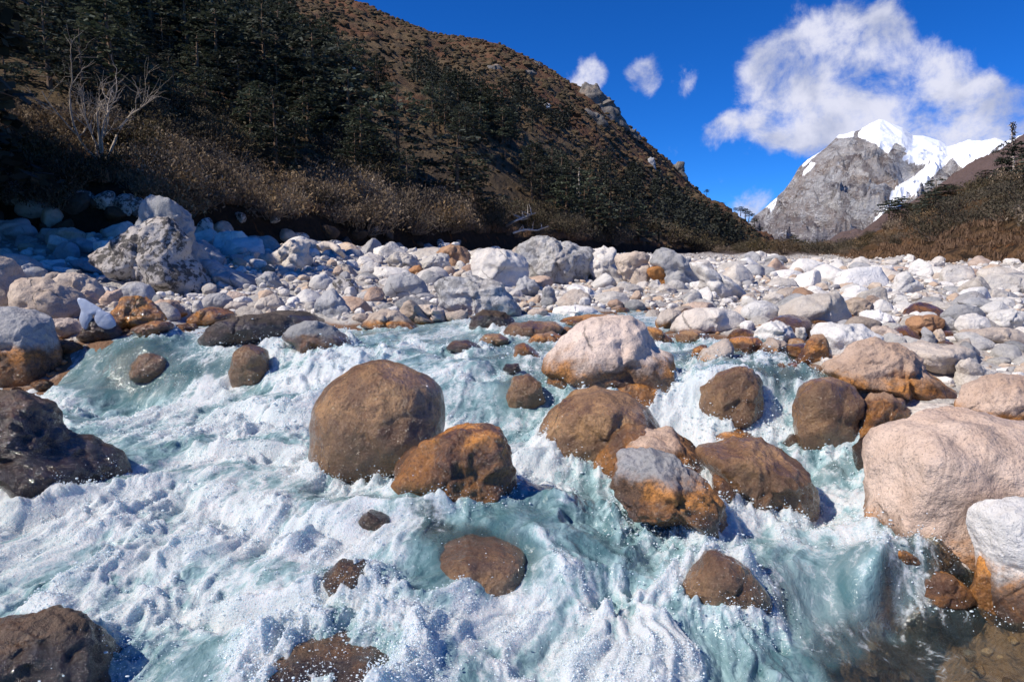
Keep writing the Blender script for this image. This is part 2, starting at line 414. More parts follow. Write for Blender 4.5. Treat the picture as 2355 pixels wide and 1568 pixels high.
MAT = {}
def build_rock_mats():
    K = dict(
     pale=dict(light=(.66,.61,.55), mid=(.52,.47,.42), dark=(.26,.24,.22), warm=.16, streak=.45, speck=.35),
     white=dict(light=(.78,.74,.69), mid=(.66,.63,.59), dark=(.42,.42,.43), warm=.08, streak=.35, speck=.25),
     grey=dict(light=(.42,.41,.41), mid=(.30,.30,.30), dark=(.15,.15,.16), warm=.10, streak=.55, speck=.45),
     tan=dict(light=(.55,.46,.38), mid=(.44,.35,.28), dark=(.22,.17,.14), warm=.35, streak=.40, speck=.45),
     pink=dict(light=(.64,.50,.41), mid=(.50,.37,.29), dark=(.22,.17,.15), warm=.35, streak=.60, speck=.60),
     sand=dict(light=(.44,.29,.19), mid=(.33,.20,.13), dark=(.14,.08,.05), warm=.45, streak=.6, speck=.2),
     rust=dict(light=(.45,.26,.15), mid=(.36,.19,.10), dark=(.15,.08,.05), warm=.6, streak=.5, speck=.4),
     brown=dict(gloss=.85, light=(.27,.155,.08), mid=(.20,.11,.055), dark=(.08,.045,.025), warm=.10, streak=.35, speck=.75, stain=(.43,.24,.10), wetdark=(.18,.092,.040)),
     ochre=dict(gloss=.85, light=(.40,.22,.10), mid=(.30,.15,.06), dark=(.12,.06,.03), warm=.3, streak=.45, speck=.5, stain=(.62,.25,.04), wetdark=(.12,.05,.018)),
     cliff=dict(light=(.20,.185,.17), mid=(.13,.12,.11), dark=(.05,.045,.04), warm=.2, streak=.8, speck=.3, unit=.12),
     dark=dict(gloss=.85, light=(.09,.06,.04), mid=(.05,.035,.025), dark=(.02,.015,.012), warm=.12, streak=.5, speck=.5, stain=(.15,.075,.028), wetdark=(.035,.02,.012)),
     mottled=dict(light=(.58,.54,.50), mid=(.44,.40,.37), dark=(.18,.17,.16), warm=.1, streak=.35, speck=.5, lichen=.9),
     lichen=dict(light=(.55,.53,.50), mid=(.44,.42,.40), dark=(.20,.19,.18), warm=.2, streak=.5, speck=.35, lichen=.45),
    )
    for k, v in K.items(): MAT[k] = rock_mat('rock_' + k, **v)
build_rock_mats()

def bed_mat():
    m, t = new_mat('gravel_bed')
    g = t.node('ShaderNodeNewGeometry').outputs['Position']
    v1 = t.node('ShaderNodeTexVoronoi', {'Vector': g, 'Scale': 9.0, 'Randomness': 1.0})
    v2 = t.node('ShaderNodeTexVoronoi', {'Vector': g, 'Scale': 26.0, 'Randomness': 1.0})
    e1 = t.node('ShaderNodeTexVoronoi', {'Vector': g, 'Scale': 9.0}, feature='DISTANCE_TO_EDGE').outputs['Distance']
    e2 = t.node('ShaderNodeTexVoronoi', {'Vector': g, 'Scale': 26.0}, feature='DISTANCE_TO_EDGE').outputs['Distance']
    sx = t.node('ShaderNodeSeparateXYZ', {0: v1.outputs['Color']}).outputs
    c = t.mix(sx[0], (.34,.31,.28), (.52,.49,.46))
    c = t.mix(t.ramp(sx[1], .75, .95), c, (.36,.22,.14))
    sx2 = t.node('ShaderNodeSeparateXYZ', {0: v2.outputs['Color']}).outputs
    c = t.mix(t.math('MULTIPLY', sx2[0], 0.6), c, (.28,.25,.22))
    c = t.mix(t.noise(g, 60, 3), c, (.42,.40,.37))
    wet = attr(t, 'wet')
    c = t.mix(t.ramp(t.math('ADD', wet, t.math('MULTIPLY', t.noise(g, 3, 4), 0.3)), .4, .8), c, t.mix(t.noise(g, 5, 6, .65), (.20,.10,.045), (.09,.045,.022)))
    far = attr(t, 'soil')
    c = t.mix(t.ramp(t.math('ADD', far, t.math('MULTIPLY', t.noise(g, 1.2, 6, 0.6), 0.6)), .55, .85), c, t.mix(t.noise(g, 0.5, 6), (.12,.075,.045), (.05,.038,.028)))
    h = t.math('ADD', t.ramp(e1, 0, .35), t.math('MULTIPLY', t.ramp(e2, 0, .3), .5))
    b = t.node('ShaderNodeBump', {'Height': t.math('ADD', h, t.noise(g, 12, 5, .7)), 'Strength': 0.5, 'Distance': 0.03})
    p = t.node('ShaderNodeBsdfPrincipled', {'Base Color': c, 'Roughness': 0.8, 'Normal': b.outputs[0]})
    finish(t, p.outputs[0]); return m

# ------------------------------------------------------------------ river bed sheet
us = np.concatenate([np.linspace(-6, -1.2, 30)[:-1], np.linspace(-1.2, 1.2, 230), np.linspace(1.2, 6, 30)[1:]])
ds = np.concatenate([np.exp(np.linspace(math.log(0.5), math.log(80), 230)), np.exp(np.linspace(math.log(80), math.log(9000), 40))[1:]])
U, D = np.meshgrid(us, ds)
X = (U * D).ravel(); Y = D.ravel()
uc = np.clip(U.ravel(), -1.3, 1.3); dc = np.clip(Y, .5, 500)
Z = _gr(np.stack([uc, np.log(dc)], 1))
Z += fbm(xyz(X, Y), 4) * 0.09 * np.clip(Y / 6, .4, 2.0)
Z += fbm(xyz(X, Y, 9, 0.25), 3) * 0.25 * np.clip((Y - 15) / 20, 0, 2)
wz = water_z(uc * dc, dc)
wet = sstep(0.12, -0.05, Z - wz) * (Y < 40)
soil = sstep(70, 160, Y) * 0.6
bed = put('river_bed_ground', make_mesh('river_bed_ground', np.stack([X, Y, Z], 1), grid_faces(len(ds), len(us)), bed_mat(), attrs={'wet': wet, 'soil': soil}))
tag(bed, kind='structure')
# plain behind the camera
put_back = None
# ------------------------------------------------------------------ boulders from outlines
Z4 = (0.0, 425.5); Z5 = (785.5, 517.5); Z6 = (1571.0, 517.5); Z7 = (0.0, 1044.8); Z8 = (785.5, 1044.8); Z9 = (1571.0, 1044.8)
FR = {'4': Z4, '5': Z5, '6': Z6, '7': Z7, '8': Z8, '9': Z9}
def outline(fr, pts):
    if fr == 'D': return [tuple(map(float, p)) for p in pts]
    ox, oy = FR[fr]
    return [(ox + x * 0.3337, oy + y * 0.3337) for x, y in pts]
DROWNED = set()
ROCKS = []      # footprint list: x, y, rx, ry, z-top
def boulder(fr, pts, mat, label, wet=0.0, soak=0.0, depth=0.8, facet=0.35, lod=4, base=None, dist=None, name='boulder', group=None, sink=0.30, rough=1.0, boxy=0.85, drown=None, seed=None):
    """solid rock whose silhouette from the riverside follows the outline; wet and soak are the shares of its height that are stained and that run with water"""
    O = outline(fr, pts)
    O = np.array(O); r = np.random.default_rng(seed if seed is not None else int(O[0, 0] * 7 + O[0, 1] * 13) % 99991)
    px0, px1 = O[:, 0].min(), O[:, 0].max(); pyt, pyb = O[:, 1].min(), O[:, 1].max()
    cx = (px0 + px1) / 2
    if base is None: base = pyb - 0.02 * (pyb - pyt)
    df = dist if dist is not None else hit(cx, base)
    wpx = (px1 - px0)
    # metres per pixel solved for centre distance
    dc = df
    for _ in range(3):
        half = 0.5 * wpx * dc / FPX
        dc = df + 0.62 * depth * half
    ry = depth * half
    u, E = pix(O[:, 0], O[:, 1])
    PX, PZ = u * dc, CAMH + E * dc
    # resample outline, smooth corners
    P = np.stack([PX, PZ], 1); Q = np.roll(P, -1, 0)
    segs = np.concatenate([p + (q - p) * np.linspace(0, 1, 40, endpoint=False)[:, None] for p, q in zip(P, Q)])
    c = (P.min(0) + P.max(0)) / 2
    area_c = segs.mean(0); c = 0.5 * c + 0.5 * area_c
    th = np.arctan2(segs[:, 1] - c[1], segs[:, 0] - c[0]); rad = np.hypot(segs[:, 1] - c[1], segs[:, 0] - c[0])
    bins = np.linspace(-math.pi, math.pi, 181); idx = np.digitize(th, bins) - 1
    R = np.full(180, np.nan)
    for k in range(180):
        s = rad[idx == k]
        if len(s): R[k] = s.max()
    ok = ~np.isnan(R); kk = np.arange(180)
    R = np.interp(kk, kk[ok], R[ok], period=180)
    sm = np.convolve(np.concatenate([R[-4:], R, R[:4]]), np.array([1, 2, 4, 6, 7, 6, 4, 2, 1]) / 33, 'valid')
    lod = 5 if wpx > 165 else (4 if wpx > 55 else 3)
    if name != 'boulder': lod = min(lod, 4)
    V, F = ico(lod)
    V = V.copy()
    sil = np.hypot(V[:, 0], V[:, 2]) + 1e-9
    t = np.arctan2(V[:, 2], V[:, 0])
    Rt = np.interp(t, (bins[:-1] + bins[1:]) / 2, sm, period=2 * math.pi)
    ext = 1 + sink * np.clip(-np.sin(t), 0, 1)
    # facets: convex polyhedron radius, kept at 1 along the silhouette
    nk = 11
    N = rand_dirs(nk, r); cc = r.uniform(0.74, 0.97, nk)
    def poly(d): return np.min(np.where(d @ N.T > 0.05, cc[None] / np.maximum(d @ N.T, 0.05), 9), axis=1).clip(0, 1.15)
    ring = np.stack([V[:, 0] / sil, np.zeros(len(V)), V[:, 2] / sil], 1)
    q = poly(V) / poly(ring); q = 1 + facet * (q - 1)
    rho = sil ** boxy; yy = np.sign(V[:, 1]) * np.abs(V[:, 1]) ** boxy
    lean = r.uniform(-.15, .15)
    X = c[0] + Rt * ext * rho * np.cos(t) * q
    Z = c[1] + Rt * ext * rho * np.sin(t) * q
    Y = dc + ry * yy * q + (Z - c[1]) * (0.10 + lean * .4)
    s = half
    B = np.stack([(X - c[0]), (Y - dc), (Z - c[1])], 1)
    so = r.uniform(-90, 90, 3)
    amp = 0.055 * rough * (0.5 + facet)
    nn = fbm(B / s * 1.5 + so, 3) * amp * 1.3 + (ridged(B / s * 2.3 + so[::-1], 3) - 0.9) * amp * 0.6 * (0.4 + facet) + fbm(B / s * 7 + so, 3) * amp * 0.25
    dirn = B / (np.linalg.norm(B, axis=1)[:, None] + 1e-9)
    B = B + dirn * (nn * s)[:, None]
    zb = float(surf_z(np.array([c[0]]), np.array([df]))[0]) if dist is None else c[1] + P[:, 1].min() - c[1]
    top = P[:, 1].max(); H = top - zb
    hz = (B[:, 2] + c[1] - zb) / max(H, 1e-3)
    wv = np.clip((wet * 1.06 - hz) / 0.42 * 0.5 + 0.5, 0, 1) if wet > 0 else np.zeros(len(B))
    sv = np.clip((soak * 1.06 - hz) / 0.42 * 0.5 + 0.5, 0, 1) if soak > 0 else np.zeros(len(B))
    me = make_mesh(name, B, F, MAT[mat], attrs={'wet': wv, 'soak': sv})
    o = put(name, me, loc=(c[0], dc, c[1]))
    tag(o, label, 'boulder' if name == 'boulder' else name.replace('_', ' '), group)
    if drown is not None:
        o.location.z -= drown; DROWNED.add((c[0], dc)); top -= drown if drown < .045 else 9
    ROCKS.append((c[0], dc, half * 0.95, ry * 0.95, top, zb))
    return o

R_ = boulder
# --- boulders standing in the foaming water
R_('D',[(715,960),(725,925),(760,880),(815,845),(870,835),(930,848),(985,875),(1015,905),(1022,960),(1010,995),(960,1035),(900,1065),(850,1078),(780,1085),(748,1062),(730,1010)],'brown','big round brown boulder with water sliding off its side',wet=1.0,soak=.5,facet=.2,lod=6,depth=.9,boxy=.9)
R_('D',[(905,1095),(930,1060),(980,1015),(1050,990),(1120,985),(1160,1000),(1180,1045),(1172,1100),(1150,1130),(1090,1148),(1010,1135),(940,1112)],'ochre','wet rust orange boulder with sheer dark side just below the big round brown one',wet=1.1,soak=.72,facet=0.72,lod=5,depth=.8)
R_('5',[(1400,950),(1450,880),(1540,770),(1640,680),(1760,640),(1880,630),(1990,640),(2080,700),(2150,800),(2220,870),(2290,900),(2275,1000),(2240,1060),(2200,1130),(2180,1260),(2100,1260),(2000,1200),(1850,1150),(1700,1100),(1560,1040),(1460,1000)],'pink','tall pale domed boulder with orange stain and white vein at the middle of the stream',wet=.42,soak=.22,facet=0.52,lod=6,depth=.75,base=905,sink=.5)
R_('D',[(1243,1050),(1247,985),(1275,940),(1320,910),(1380,898),(1440,912),(1500,950),(1520,990),(1500,1045),(1440,1062),(1320,1062),(1260,1058)],'brown','smooth speckled brown boulder leaning against the foot of the tall pale domed boulder',wet=.9,soak=.4,facet=0.37,lod=5,depth=.9)
R_('D',[(1370,1070),(1385,1030),(1405,990),(1440,972),(1480,978),(1500,1000),(1490,1040),(1440,1072),(1390,1088)],'ochre','small glossy orange rock with a pale cap wedged between brown boulders',wet=.85,soak=.9,facet=0.52,lod=4)
R_('D',[(1395,1110),(1420,1060),(1440,1020),(1490,997),(1550,998),(1595,1030),(1625,1075),(1640,1120),(1600,1150),(1500,1150),(1420,1140)],'pink','rounded pinkish grey boulder with orange lower side behind the cleft grey one',wet=.75,soak=.5,facet=0.52,lod=5,base=1120)
R_('D',[(1410,1130),(1418,1080),(1440,1052),(1500,1042),(1560,1062),(1610,1100),(1640,1140),(1652,1185),(1640,1225),(1590,1212),(1520,1180),(1450,1160)],'grey','cleft grey and orange boulder at the front of the midstream cluster',wet=.68,soak=.45,facet=1.02,lod=5)
R_('D',[(1640,1090),(1665,1100),(1690,1130),(1702,1165),(1695,1190),(1660,1192),(1640,1180)],'ochre','narrow wet brown rock squeezed between the cleft boulder and the brown slab',wet=1.1,soak=.72,facet=0.52,lod=4)
R_('D',[(1600,1040),(1650,1027),(1730,1018),(1800,1040),(1850,1080),(1865,1125),(1850,1168),(1800,1182),(1760,1180),(1700,1160),(1640,1090)],'brown','broad wet brown slab boulder right of the midstream cluster with glinting edge',wet=1.1,soak=.72,facet=0.67,lod=5)
R_('6',[(205,1480),(280,1430),(390,1410),(500,1450),(570,1500),(600,1545),(450,1540),(300,1520)],'ochre','low glossy orange rock lying behind the broad wet brown slab boulder',wet=1.1,soak=.72,facet=0.37,lod=4)
R_('6',[(100,990),(110,930),(160,860),(250,800),(310,785),(345,830),(340,890),(260,960),(200,1010),(130,1025)],'tan','tilted egg shaped tan stone with orange base above the small waterfall',wet=.42,soak=.35,facet=0.47,lod=4,dist=7.0,sink=.1)
R_('D',[(1385,915),(1420,880),(1480,872),(1522,890),(1535,950),(1518,1005),(1490,1020),(1470,960),(1420,935)],'ochre','wet golden rock skirt below the right shoulder of the tall pale dome',wet=1.1,soak=.8,facet=.5,dist=6.35,depth=.7)
R_('6',[(690,1500),(740,1440),(800,1430),(830,1500),(800,1560),(720,1550)],'dark','small black wet rock at the foot of the right waterfall',wet=1.1,soak=.9,facet=.4,lod=3)
R_('6',[(260,1020),(270,930),(330,895),(410,895),(460,940),(470,980),(385,1000),(300,1005)],'dark','dark wet knob of rock at the lip of the small waterfall',wet=1.1,soak=.72,lod=3,dist=7.1)
R_('6',[(150,1150),(220,1060),(300,1000),(400,985),(500,1000),(545,1080),(550,1180),(520,1290),(420,1370),(260,1380),(165,1320)],'brown','brown wall of rock under thin white falling water between the two white chutes',wet=1.1,soak=.9,facet=.7,lod=5,dist=6.02,depth=.7)
R_('6',[(500,970),(600,945),(760,945),(850,970),(850,1080),(760,1150),(700,1160),(560,1120)],'ochre','orange brown ledge just under the lip of the right waterfall',wet=1.1,soak=1.1,facet=.2,lod=4,dist=6.5,depth=.6)
R_('6',[(770,1300),(780,1200),(830,1110),(920,1060),(1040,1055),(1150,1090),(1205,1180),(1195,1280),(1150,1350),(1165,1450),(1160,1565),(1020,1565),(870,1540),(810,1440)],'brown','upright oval dark brown boulder with a pale curved vein beside the right waterfall',wet=1.1,soak=.9,facet=0.42,lod=5)
R_('6',[(1155,1390),(1200,1260),(1300,1180),(1420,1155),(1490,1200),(1530,1310),(1510,1390),(1370,1430),(1230,1500),(1180,1470)],'ochre','blocky wet orange boulder with grey patches right of the upright oval one',wet=.8,soak=.8,facet=0.92,lod=5)
R_('6',[(1180,1560),(1240,1490),(1380,1420),(1500,1400),(1500,1480),(1460,1560),(1420,1640),(1300,1680),(1200,1640)],'dark','shaded wet brown rock tucked under the blocky wet orange boulder',wet=1.1,soak=.72,facet=0.62,lod=4)
R_('6',[(930,990),(1050,950),(1200,850),(1300,802),(1370,800),(1450,840),(1600,930),(1700,1030),(1800,1100),(1900,1245),(1700,1245),(1500,1195),(1300,1115),(1180,1095),(1050,1050)],'pink','long pointed pinkish boulder whose wet brown tip reaches left into the upper pool',wet=.32,soak=.15,facet=0.82,lod=5,base=920,depth=.6)
R_('6',[(1470,850),(1600,830),(1850,825),(1915,880),(1910,960),(1870,1020),(1750,1000),(1600,950)],'tan','flat topped rectangular pinkish slab behind the long pointed boulder',facet=0.72,lod=4,base=860,boxy=.6)
R_('6',[(800,940),(850,830),(910,765),(975,755),(990,850),(975,940),(880,958)],'ochre','orange stained leaning rock at the right edge of the upper pool',wet=.8,soak=.4,facet=0.52,lod=4,base=836)
R_('6',[(945,860),(930,740),(1010,690),(1100,685),(1250,700),(1340,765),(1350,800),(1200,850),(1080,910),(980,945)],'white','white and dark grey banded boulder propped against the orange leaning rock',wet=.15,facet=0.72,lod=5,base=832)
R_('6',[(1500,1330),(1560,1290),(1700,1240),(1850,1235),(1940,1280),(1945,1330),(1850,1350),(1700,1370),(1600,1395),(1530,1390)],'pale','flattish oval grey stone lying above the biggest pinkish granite boulder',facet=0.42,lod=4,base=975)
R_('6',[(1945,1250),(1960,1190),(2030,1110),(2140,1050),(2260,1035),(2354,1050),(2460,1090),(2500,1200),(2450,1350),(2354,1362),(2200,1352),(2050,1335),(1960,1295)],'pink','rounded pale banded boulder behind the biggest pinkish granite boulder',wet=.2,facet=0.57,lod=5)
R_('6',[(1890,960),(1950,920),(2050,960),(2140,1020),(2130,1060),(1980,1110),(1900,1085)],'pale','small pale grey stone between the flat slab and the pale banded boulder',facet=0.72,lod=4)
R_('D',[(2030,1200),(2032,1100),(2050,1020),(2100,985),(2180,968),(2280,962),(2355,975),(2430,1000),(2450,1150),(2360,1225),(2280,1252),(2220,1268),(2120,1272),(2055,1240)],'pink','biggest pinkish granite boulder with a flat speckled face and wet brown lower edge',wet=.14,soak=.10,facet=.4,lod=6,depth=.7,boxy=.62)
R_('D',[(2265,1240),(2268,1185),(2300,1160),(2355,1152),(2450,1180),(2480,1300),(2450,1420),(2355,1435),(2300,1395),(2275,1320)],'white','grey and white streaked boulder with orange foot beside the clear brown pool',wet=.34,soak=.25,facet=0.47,lod=5,depth=.8)
R_('9',[(1995,960),(2020,830),(2060,740),(2110,710),(2160,820),(2220,960),(2250,1080),(2200,1120),(2080,1085)],'ochre','bright orange wet rock at the foot of the grey and white streaked boulder',wet=1.1,soak=.72,facet=0.62,lod=4)
R_('9',[(1580,930),(1620,860),(1740,800),(1840,820),(1930,890),(1965,960),(1900,1000),(1750,985),(1600,980)],'ochre','glossy honey coloured rock with water running down it into the brown pool',wet=1.1,soak=.72,facet=0.52,lod=5)
R_('9',[(1800,790),(1870,720),(1950,710),(2050,740),(2065,800),(1960,845),(1850,835)],'tan','small speckled tan stone resting on the glossy honey coloured rock',wet=.35,soak=.3,facet=0.42,lod=4,base=1322)
R_('9',[(1910,690),(1940,655),(2000,650),(2060,680),(2055,720),(1960,718)],'pink','little pale egg shaped pebble tucked under the biggest granite boulder',facet=0.32,lod=3,base=1283,name='pebble')
R_('9',[(1430,690),(1470,650),(1530,650),(1600,690),(1620,745),(1500,745)],'ochre','small wet orange stone at the lower corner of the biggest granite boulder',wet=1.1,soak=.72,lod=3)
R_('9',[(0,900),(90,800),(170,690),(260,680),(380,740),(480,820),(560,930),(570,1000),(500,1060),(350,1060),(200,1045),(50,1000)],'brown','half drowned brown rock with foam lace running over it right of the big splash',wet=1.1,soak=1.1,facet=.35,lod=5)
R_('D',[(-110,960),(-40,915),(15,908),(60,930),(100,975),(165,1035),(212,1075),(222,1110),(195,1145),(100,1142),(0,1152),(-90,1160)],'dark','dark wet slab boulder under a sheet of water at the edge beside the left foam basin',wet=.95,soak=.72,facet=0.97,lod=5,depth=1.0)
R_('D',[(-110,1500),(-60,1450),(0,1440),(60,1432),(150,1430),(200,1460),(235,1520),(240,1620),(-60,1640)],'dark','rough golden brown rock breaking the foam at the near corner of the stream',wet=.9,soak=.72,facet=0.72,lod=5,base=1600)
R_('D',[(990,1290),(1010,1250),(1070,1232),(1150,1236),(1205,1255),(1218,1290),(1215,1325),(1120,1345),(1000,1335)],'brown','brown rock seen through clear green water below the wet rust orange boulder',wet=1.1,soak=1.1,facet=.2,lod=4,base=1340,depth=1.1,drown=0.05)
R_('D',[(820,1190),(850,1165),(895,1180),(900,1200),(850,1215)],'dark','small dark rock washed by foam left of the clear green water',wet=1,soak=1.1,lod=3,drown=0.02)
R_('D',[(740,1330),(780,1290),(830,1300),(870,1350),(860,1400),(790,1395)],'dark','dark rock tip glinting between two foam crests in the near water',wet=1,soak=.72,lod=4)
R_('D',[(560,1560),(610,1520),(700,1500),(820,1500),(900,1520),(960,1580),(980,1640),(600,1640)],'dark','brown rock veiled by bubbles and spray at the nearest edge of the stream',wet=1,soak=.72,lod=4,base=1600,facet=0.52)
R_('D',[(300,830),(320,808),(350,805),(378,820),(385,850),(360,870),(310,862)],'brown','brown rock seen through the shaded cascade nearest the stained grey boulder',wet=1,soak=1.1,lod=4,drown=0.04)
R_('D',[(530,850),(540,800),(575,785),(610,800),(620,850),(600,885),(550,885)],'brown','brown rock under spray in the shaded cascade below the dark whaleback',wet=1,soak=1.1,lod=4,drown=0.03)
R_('D',[(1165,900),(1180,862),(1215,852),(1245,875),(1250,915),(1215,935),(1180,930)],'brown','drowned brown rock behind the veil of water left of the tall pale dome',wet=1,soak=1.1,lod=4,drown=0.03)
R_('D',[(1255,880),(1270,845),(1300,842),(1335,862),(1330,890),(1290,900)],'ochre','small orange rock with a pointed end at the foot of the tall pale dome',wet=1,soak=.7,lod=4)
R_('D',[(1180,830),(1185,795),(1205,788),(1225,800),(1245,822),(1225,832)],'ochre','small wet pointed rock splashed by the stream above the drowned rocks',wet=1.1,soak=1.1,lod=3)
R_('D',[(1025,800),(1040,785),(1075,783),(1105,795),(1108,808),(1060,810)],'dark','flat dark rock awash in the rapids at the top of the main chute',wet=1.1,soak=.72,lod=3)
R_('D',[(1100,782),(1115,768),(1150,768),(1172,780),(1165,792),(1120,792)],'brown','low brown rock awash just upstream of the flat dark one',wet=1.1,soak=.72,lod=3)
# --- left bank
R_('4',[(915,290),(960,200),(1030,110),(1160,100),(1290,190),(1320,280),(1335,400),(1380,520),(1450,740),(1300,740),(1000,560),(930,380)],'grey','tall pale angular block rising behind the dark mottled boulder',facet=0.92,lod=5,dist=15.6,depth=.5,sink=.1)
R_('4',[(630,495),(760,400),(930,290),(1030,237),(1180,240),(1240,330),(1300,440),(1370,600),(1420,740),(1380,770),(1250,765),(1000,710),(860,620),(760,580)],'mottled','huge dark mottled pyramid boulder standing on the left gravel bank',facet=0.82,lod=6,depth=.6,base=668)
R_('4',[(-230,620),(-150,500),(0,490),(40,500),(75,560),(80,620),(130,700),(155,830),(110,868),(0,865),(-230,860)],'tan','tan boulder cut by the picture edge above the stained grey boulder',facet=0.62,lod=5)
R_('4',[(155,690),(190,645),(340,650),(400,670),(480,740),(540,800),(555,870),(510,920),(400,935),(270,930),(170,850),(152,780)],'tan','blunt tan boulder with an ice sheet hanging off its corner',facet=0.67,lod=5)
R_('4',[(-160,840),(0,845),(150,880),(270,940),(330,1040),(352,1150),(345,1290),(300,1340),(180,1372),(60,1382),(-160,1380)],'grey','big rounded grey boulder stained orange below beside the shaded cascade',wet=.5,soak=.3,facet=0.52,lod=5)
R_('4',[(275,950),(330,920),(430,920),(520,945),(570,990),(582,1030),(520,1057),(400,1052),(330,1025)],'pink','rough pinkish stone at the waterline below the blunt tan boulder',wet=.2,facet=0.62,lod=4)
R_('4',[(560,1050),(600,940),(640,895),(720,900),(790,960),(832,1010),(800,1060),(700,1078)],'dark','dark wet boulder under the hanging ice',wet=1,soak=.8,facet=0.52,lod=4)
R_('4',[(785,890),(830,850),(870,790),(940,765),(1000,790),(1060,840),(1120,890),(1130,930),(1050,955),(960,978),(870,1000),(820,985)],'ochre','peaked bright orange boulder on the left waterline',wet=.9,soak=.2,facet=0.62,lod=4)
R_('4',[(900,990),(980,960),(1080,935),(1160,950),(1195,985),(1150,1012),(1080,1050),(960,1025)],'ochre','low wet orange rock in front of the peaked bright orange boulder',wet=1,soak=.8,lod=4)
R_('4',[(1045,830),(1120,790),(1200,795),(1260,850),(1267,890),(1200,912),(1120,908)],'pink','rough pink stone with orange foot right of the peaked orange boulder',wet=.35,facet=0.52,lod=4)
R_('4',[(815,740),(870,690),(960,665),(1020,690),(1060,760),(1067,812),(950,820),(830,832)],'grey','smooth rounded blue grey stone behind the peaked bright orange boulder',facet=0.37,lod=4)
R_('4',[(410,660),(450,610),(560,605),(610,640),(700,720),(700,770),(670,802),(560,770),(430,720)],'tan','angular tan stone behind the blunt tan boulder with the ice',facet=0.92,lod=4)
R_('4',[(510,740),(620,725),(680,800),(640,832),(540,800)],'tan','small tan stone wedged between the ice and the angular tan stone',facet=0.72,lod=3)
R_('4',[(690,790),(720,740),(800,730),(815,832),(760,862),(700,835)],'pink','squarish cracked pink stone left of the smooth blue grey one',facet=1.02,lod=4,boxy=.6)
R_('4',[(1270,950),(1330,890),(1420,850),(1520,848),(1600,890),(1610,925),(1540,950),(1440,965),(1340,972)],'ochre','flat glossy ochre rock at the waterline left of the dark whaleback',wet=1,soak=.6,facet=0.37,lod=4)
R_('4',[(1420,1115),(1420,1060),(1470,990),(1580,930),(1700,895),(1850,888),(1980,920),(2040,980),(1980,1060),(1850,1070),(1700,1100),(1560,1118)],'dark','long dark wet whaleback boulder where the shaded cascade begins',wet=.5,soak=.7,facet=0.37,lod=5)
R_('4',[(1800,895),(1950,865),(2100,878),(2200,910),(2290,950),(2250,990),(2000,990)],'dark','flat dark wet rock just behind the grey topped boulder in the upper water',wet=.4,soak=.7,facet=0.37,lod=4,base=748)
R_('4',[(1945,1050),(2010,970),(2100,935),(2200,940),(2300,990),(2400,1060),(2420,1110),(2300,1130),(2200,1142),(2080,1105)],'grey','grey topped boulder with brown wet skirt right of the dark whaleback',wet=.4,soak=.5,facet=0.52,lod=5)
R_('4',[(1760,830),(1800,780),(1890,755),(1940,790),(1972,850),(1950,882),(1860,892),(1760,888)],'pale','pale rounded stone at the waterline above the dark whaleback',facet=0.62,lod=4)
R_('4',[(1550,850),(1600,800),(1680,815),(1705,852),(1640,877)],'tan','small tan stone between the ochre rock and the pale rounded stone',facet=0.52,lod=3)
R_('4',[(1330,830),(1340,795),(1380,795),(1402,850),(1372,892),(1335,872)],'pale','upright oval pebble left of the small tan stone at the waterline',facet=0.32,lod=3,name='pebble')
R_('4',[(1400,790),(1450,750),(1530,745),(1600,790),(1582,842),(1480,852),(1400,842)],'grey','smooth shaded grey stone above the upright oval pebble',facet=0.37,lod=4)
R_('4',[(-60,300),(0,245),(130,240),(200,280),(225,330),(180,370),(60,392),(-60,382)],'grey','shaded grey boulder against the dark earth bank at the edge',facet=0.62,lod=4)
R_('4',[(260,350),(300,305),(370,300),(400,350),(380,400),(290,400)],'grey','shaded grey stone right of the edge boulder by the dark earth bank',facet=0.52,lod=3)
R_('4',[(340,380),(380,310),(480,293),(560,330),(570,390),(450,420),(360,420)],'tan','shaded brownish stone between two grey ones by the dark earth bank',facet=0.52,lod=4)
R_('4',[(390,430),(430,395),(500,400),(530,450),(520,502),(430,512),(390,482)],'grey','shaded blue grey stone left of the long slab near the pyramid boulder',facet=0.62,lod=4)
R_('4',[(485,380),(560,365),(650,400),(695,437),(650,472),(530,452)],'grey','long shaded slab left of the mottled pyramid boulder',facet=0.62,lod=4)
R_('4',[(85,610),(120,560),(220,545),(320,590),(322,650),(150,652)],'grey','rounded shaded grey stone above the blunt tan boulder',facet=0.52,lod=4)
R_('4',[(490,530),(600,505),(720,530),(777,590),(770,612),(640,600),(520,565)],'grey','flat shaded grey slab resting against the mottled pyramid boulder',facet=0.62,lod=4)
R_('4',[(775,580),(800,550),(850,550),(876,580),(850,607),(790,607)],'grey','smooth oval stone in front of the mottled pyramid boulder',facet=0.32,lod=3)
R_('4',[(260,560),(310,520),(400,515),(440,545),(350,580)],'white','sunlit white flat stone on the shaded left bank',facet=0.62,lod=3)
R_('4',[(1340,360),(1370,270),(1420,220),(1465,260),(1475,350),(1430,395),(1360,395)],'mottled','spotted upright stone at the bank right of the tall pale block',facet=0.62,lod=4)
R_('4',[(1920,440),(1980,400),(2060,380),(2110,410),(2122,500),(2090,557),(2000,550),(1940,505)],'pale','angular grey block with flat faces on the bank above the whaleback',facet=1.1,lod=4,boxy=.7)
R_('4',[(1775,525),(1790,480),(1850,473),(1890,520),(1872,552),(1810,557)],'tan','round speckled tan stone left of the angular grey block',facet=0.42,lod=4)
R_('4',[(1805,575),(1850,548),(1895,580),(1880,607),(1820,602)],'rust','small rusty orange stone below the round speckled tan one',facet=0.42,lod=3)
R_('4',[(1595,460),(1630,430),(1690,430),(1705,470),(1650,492),(1600,485)],'pale','pale rounded stone first in the row left of the angular block',facet=0.42,lod=3)
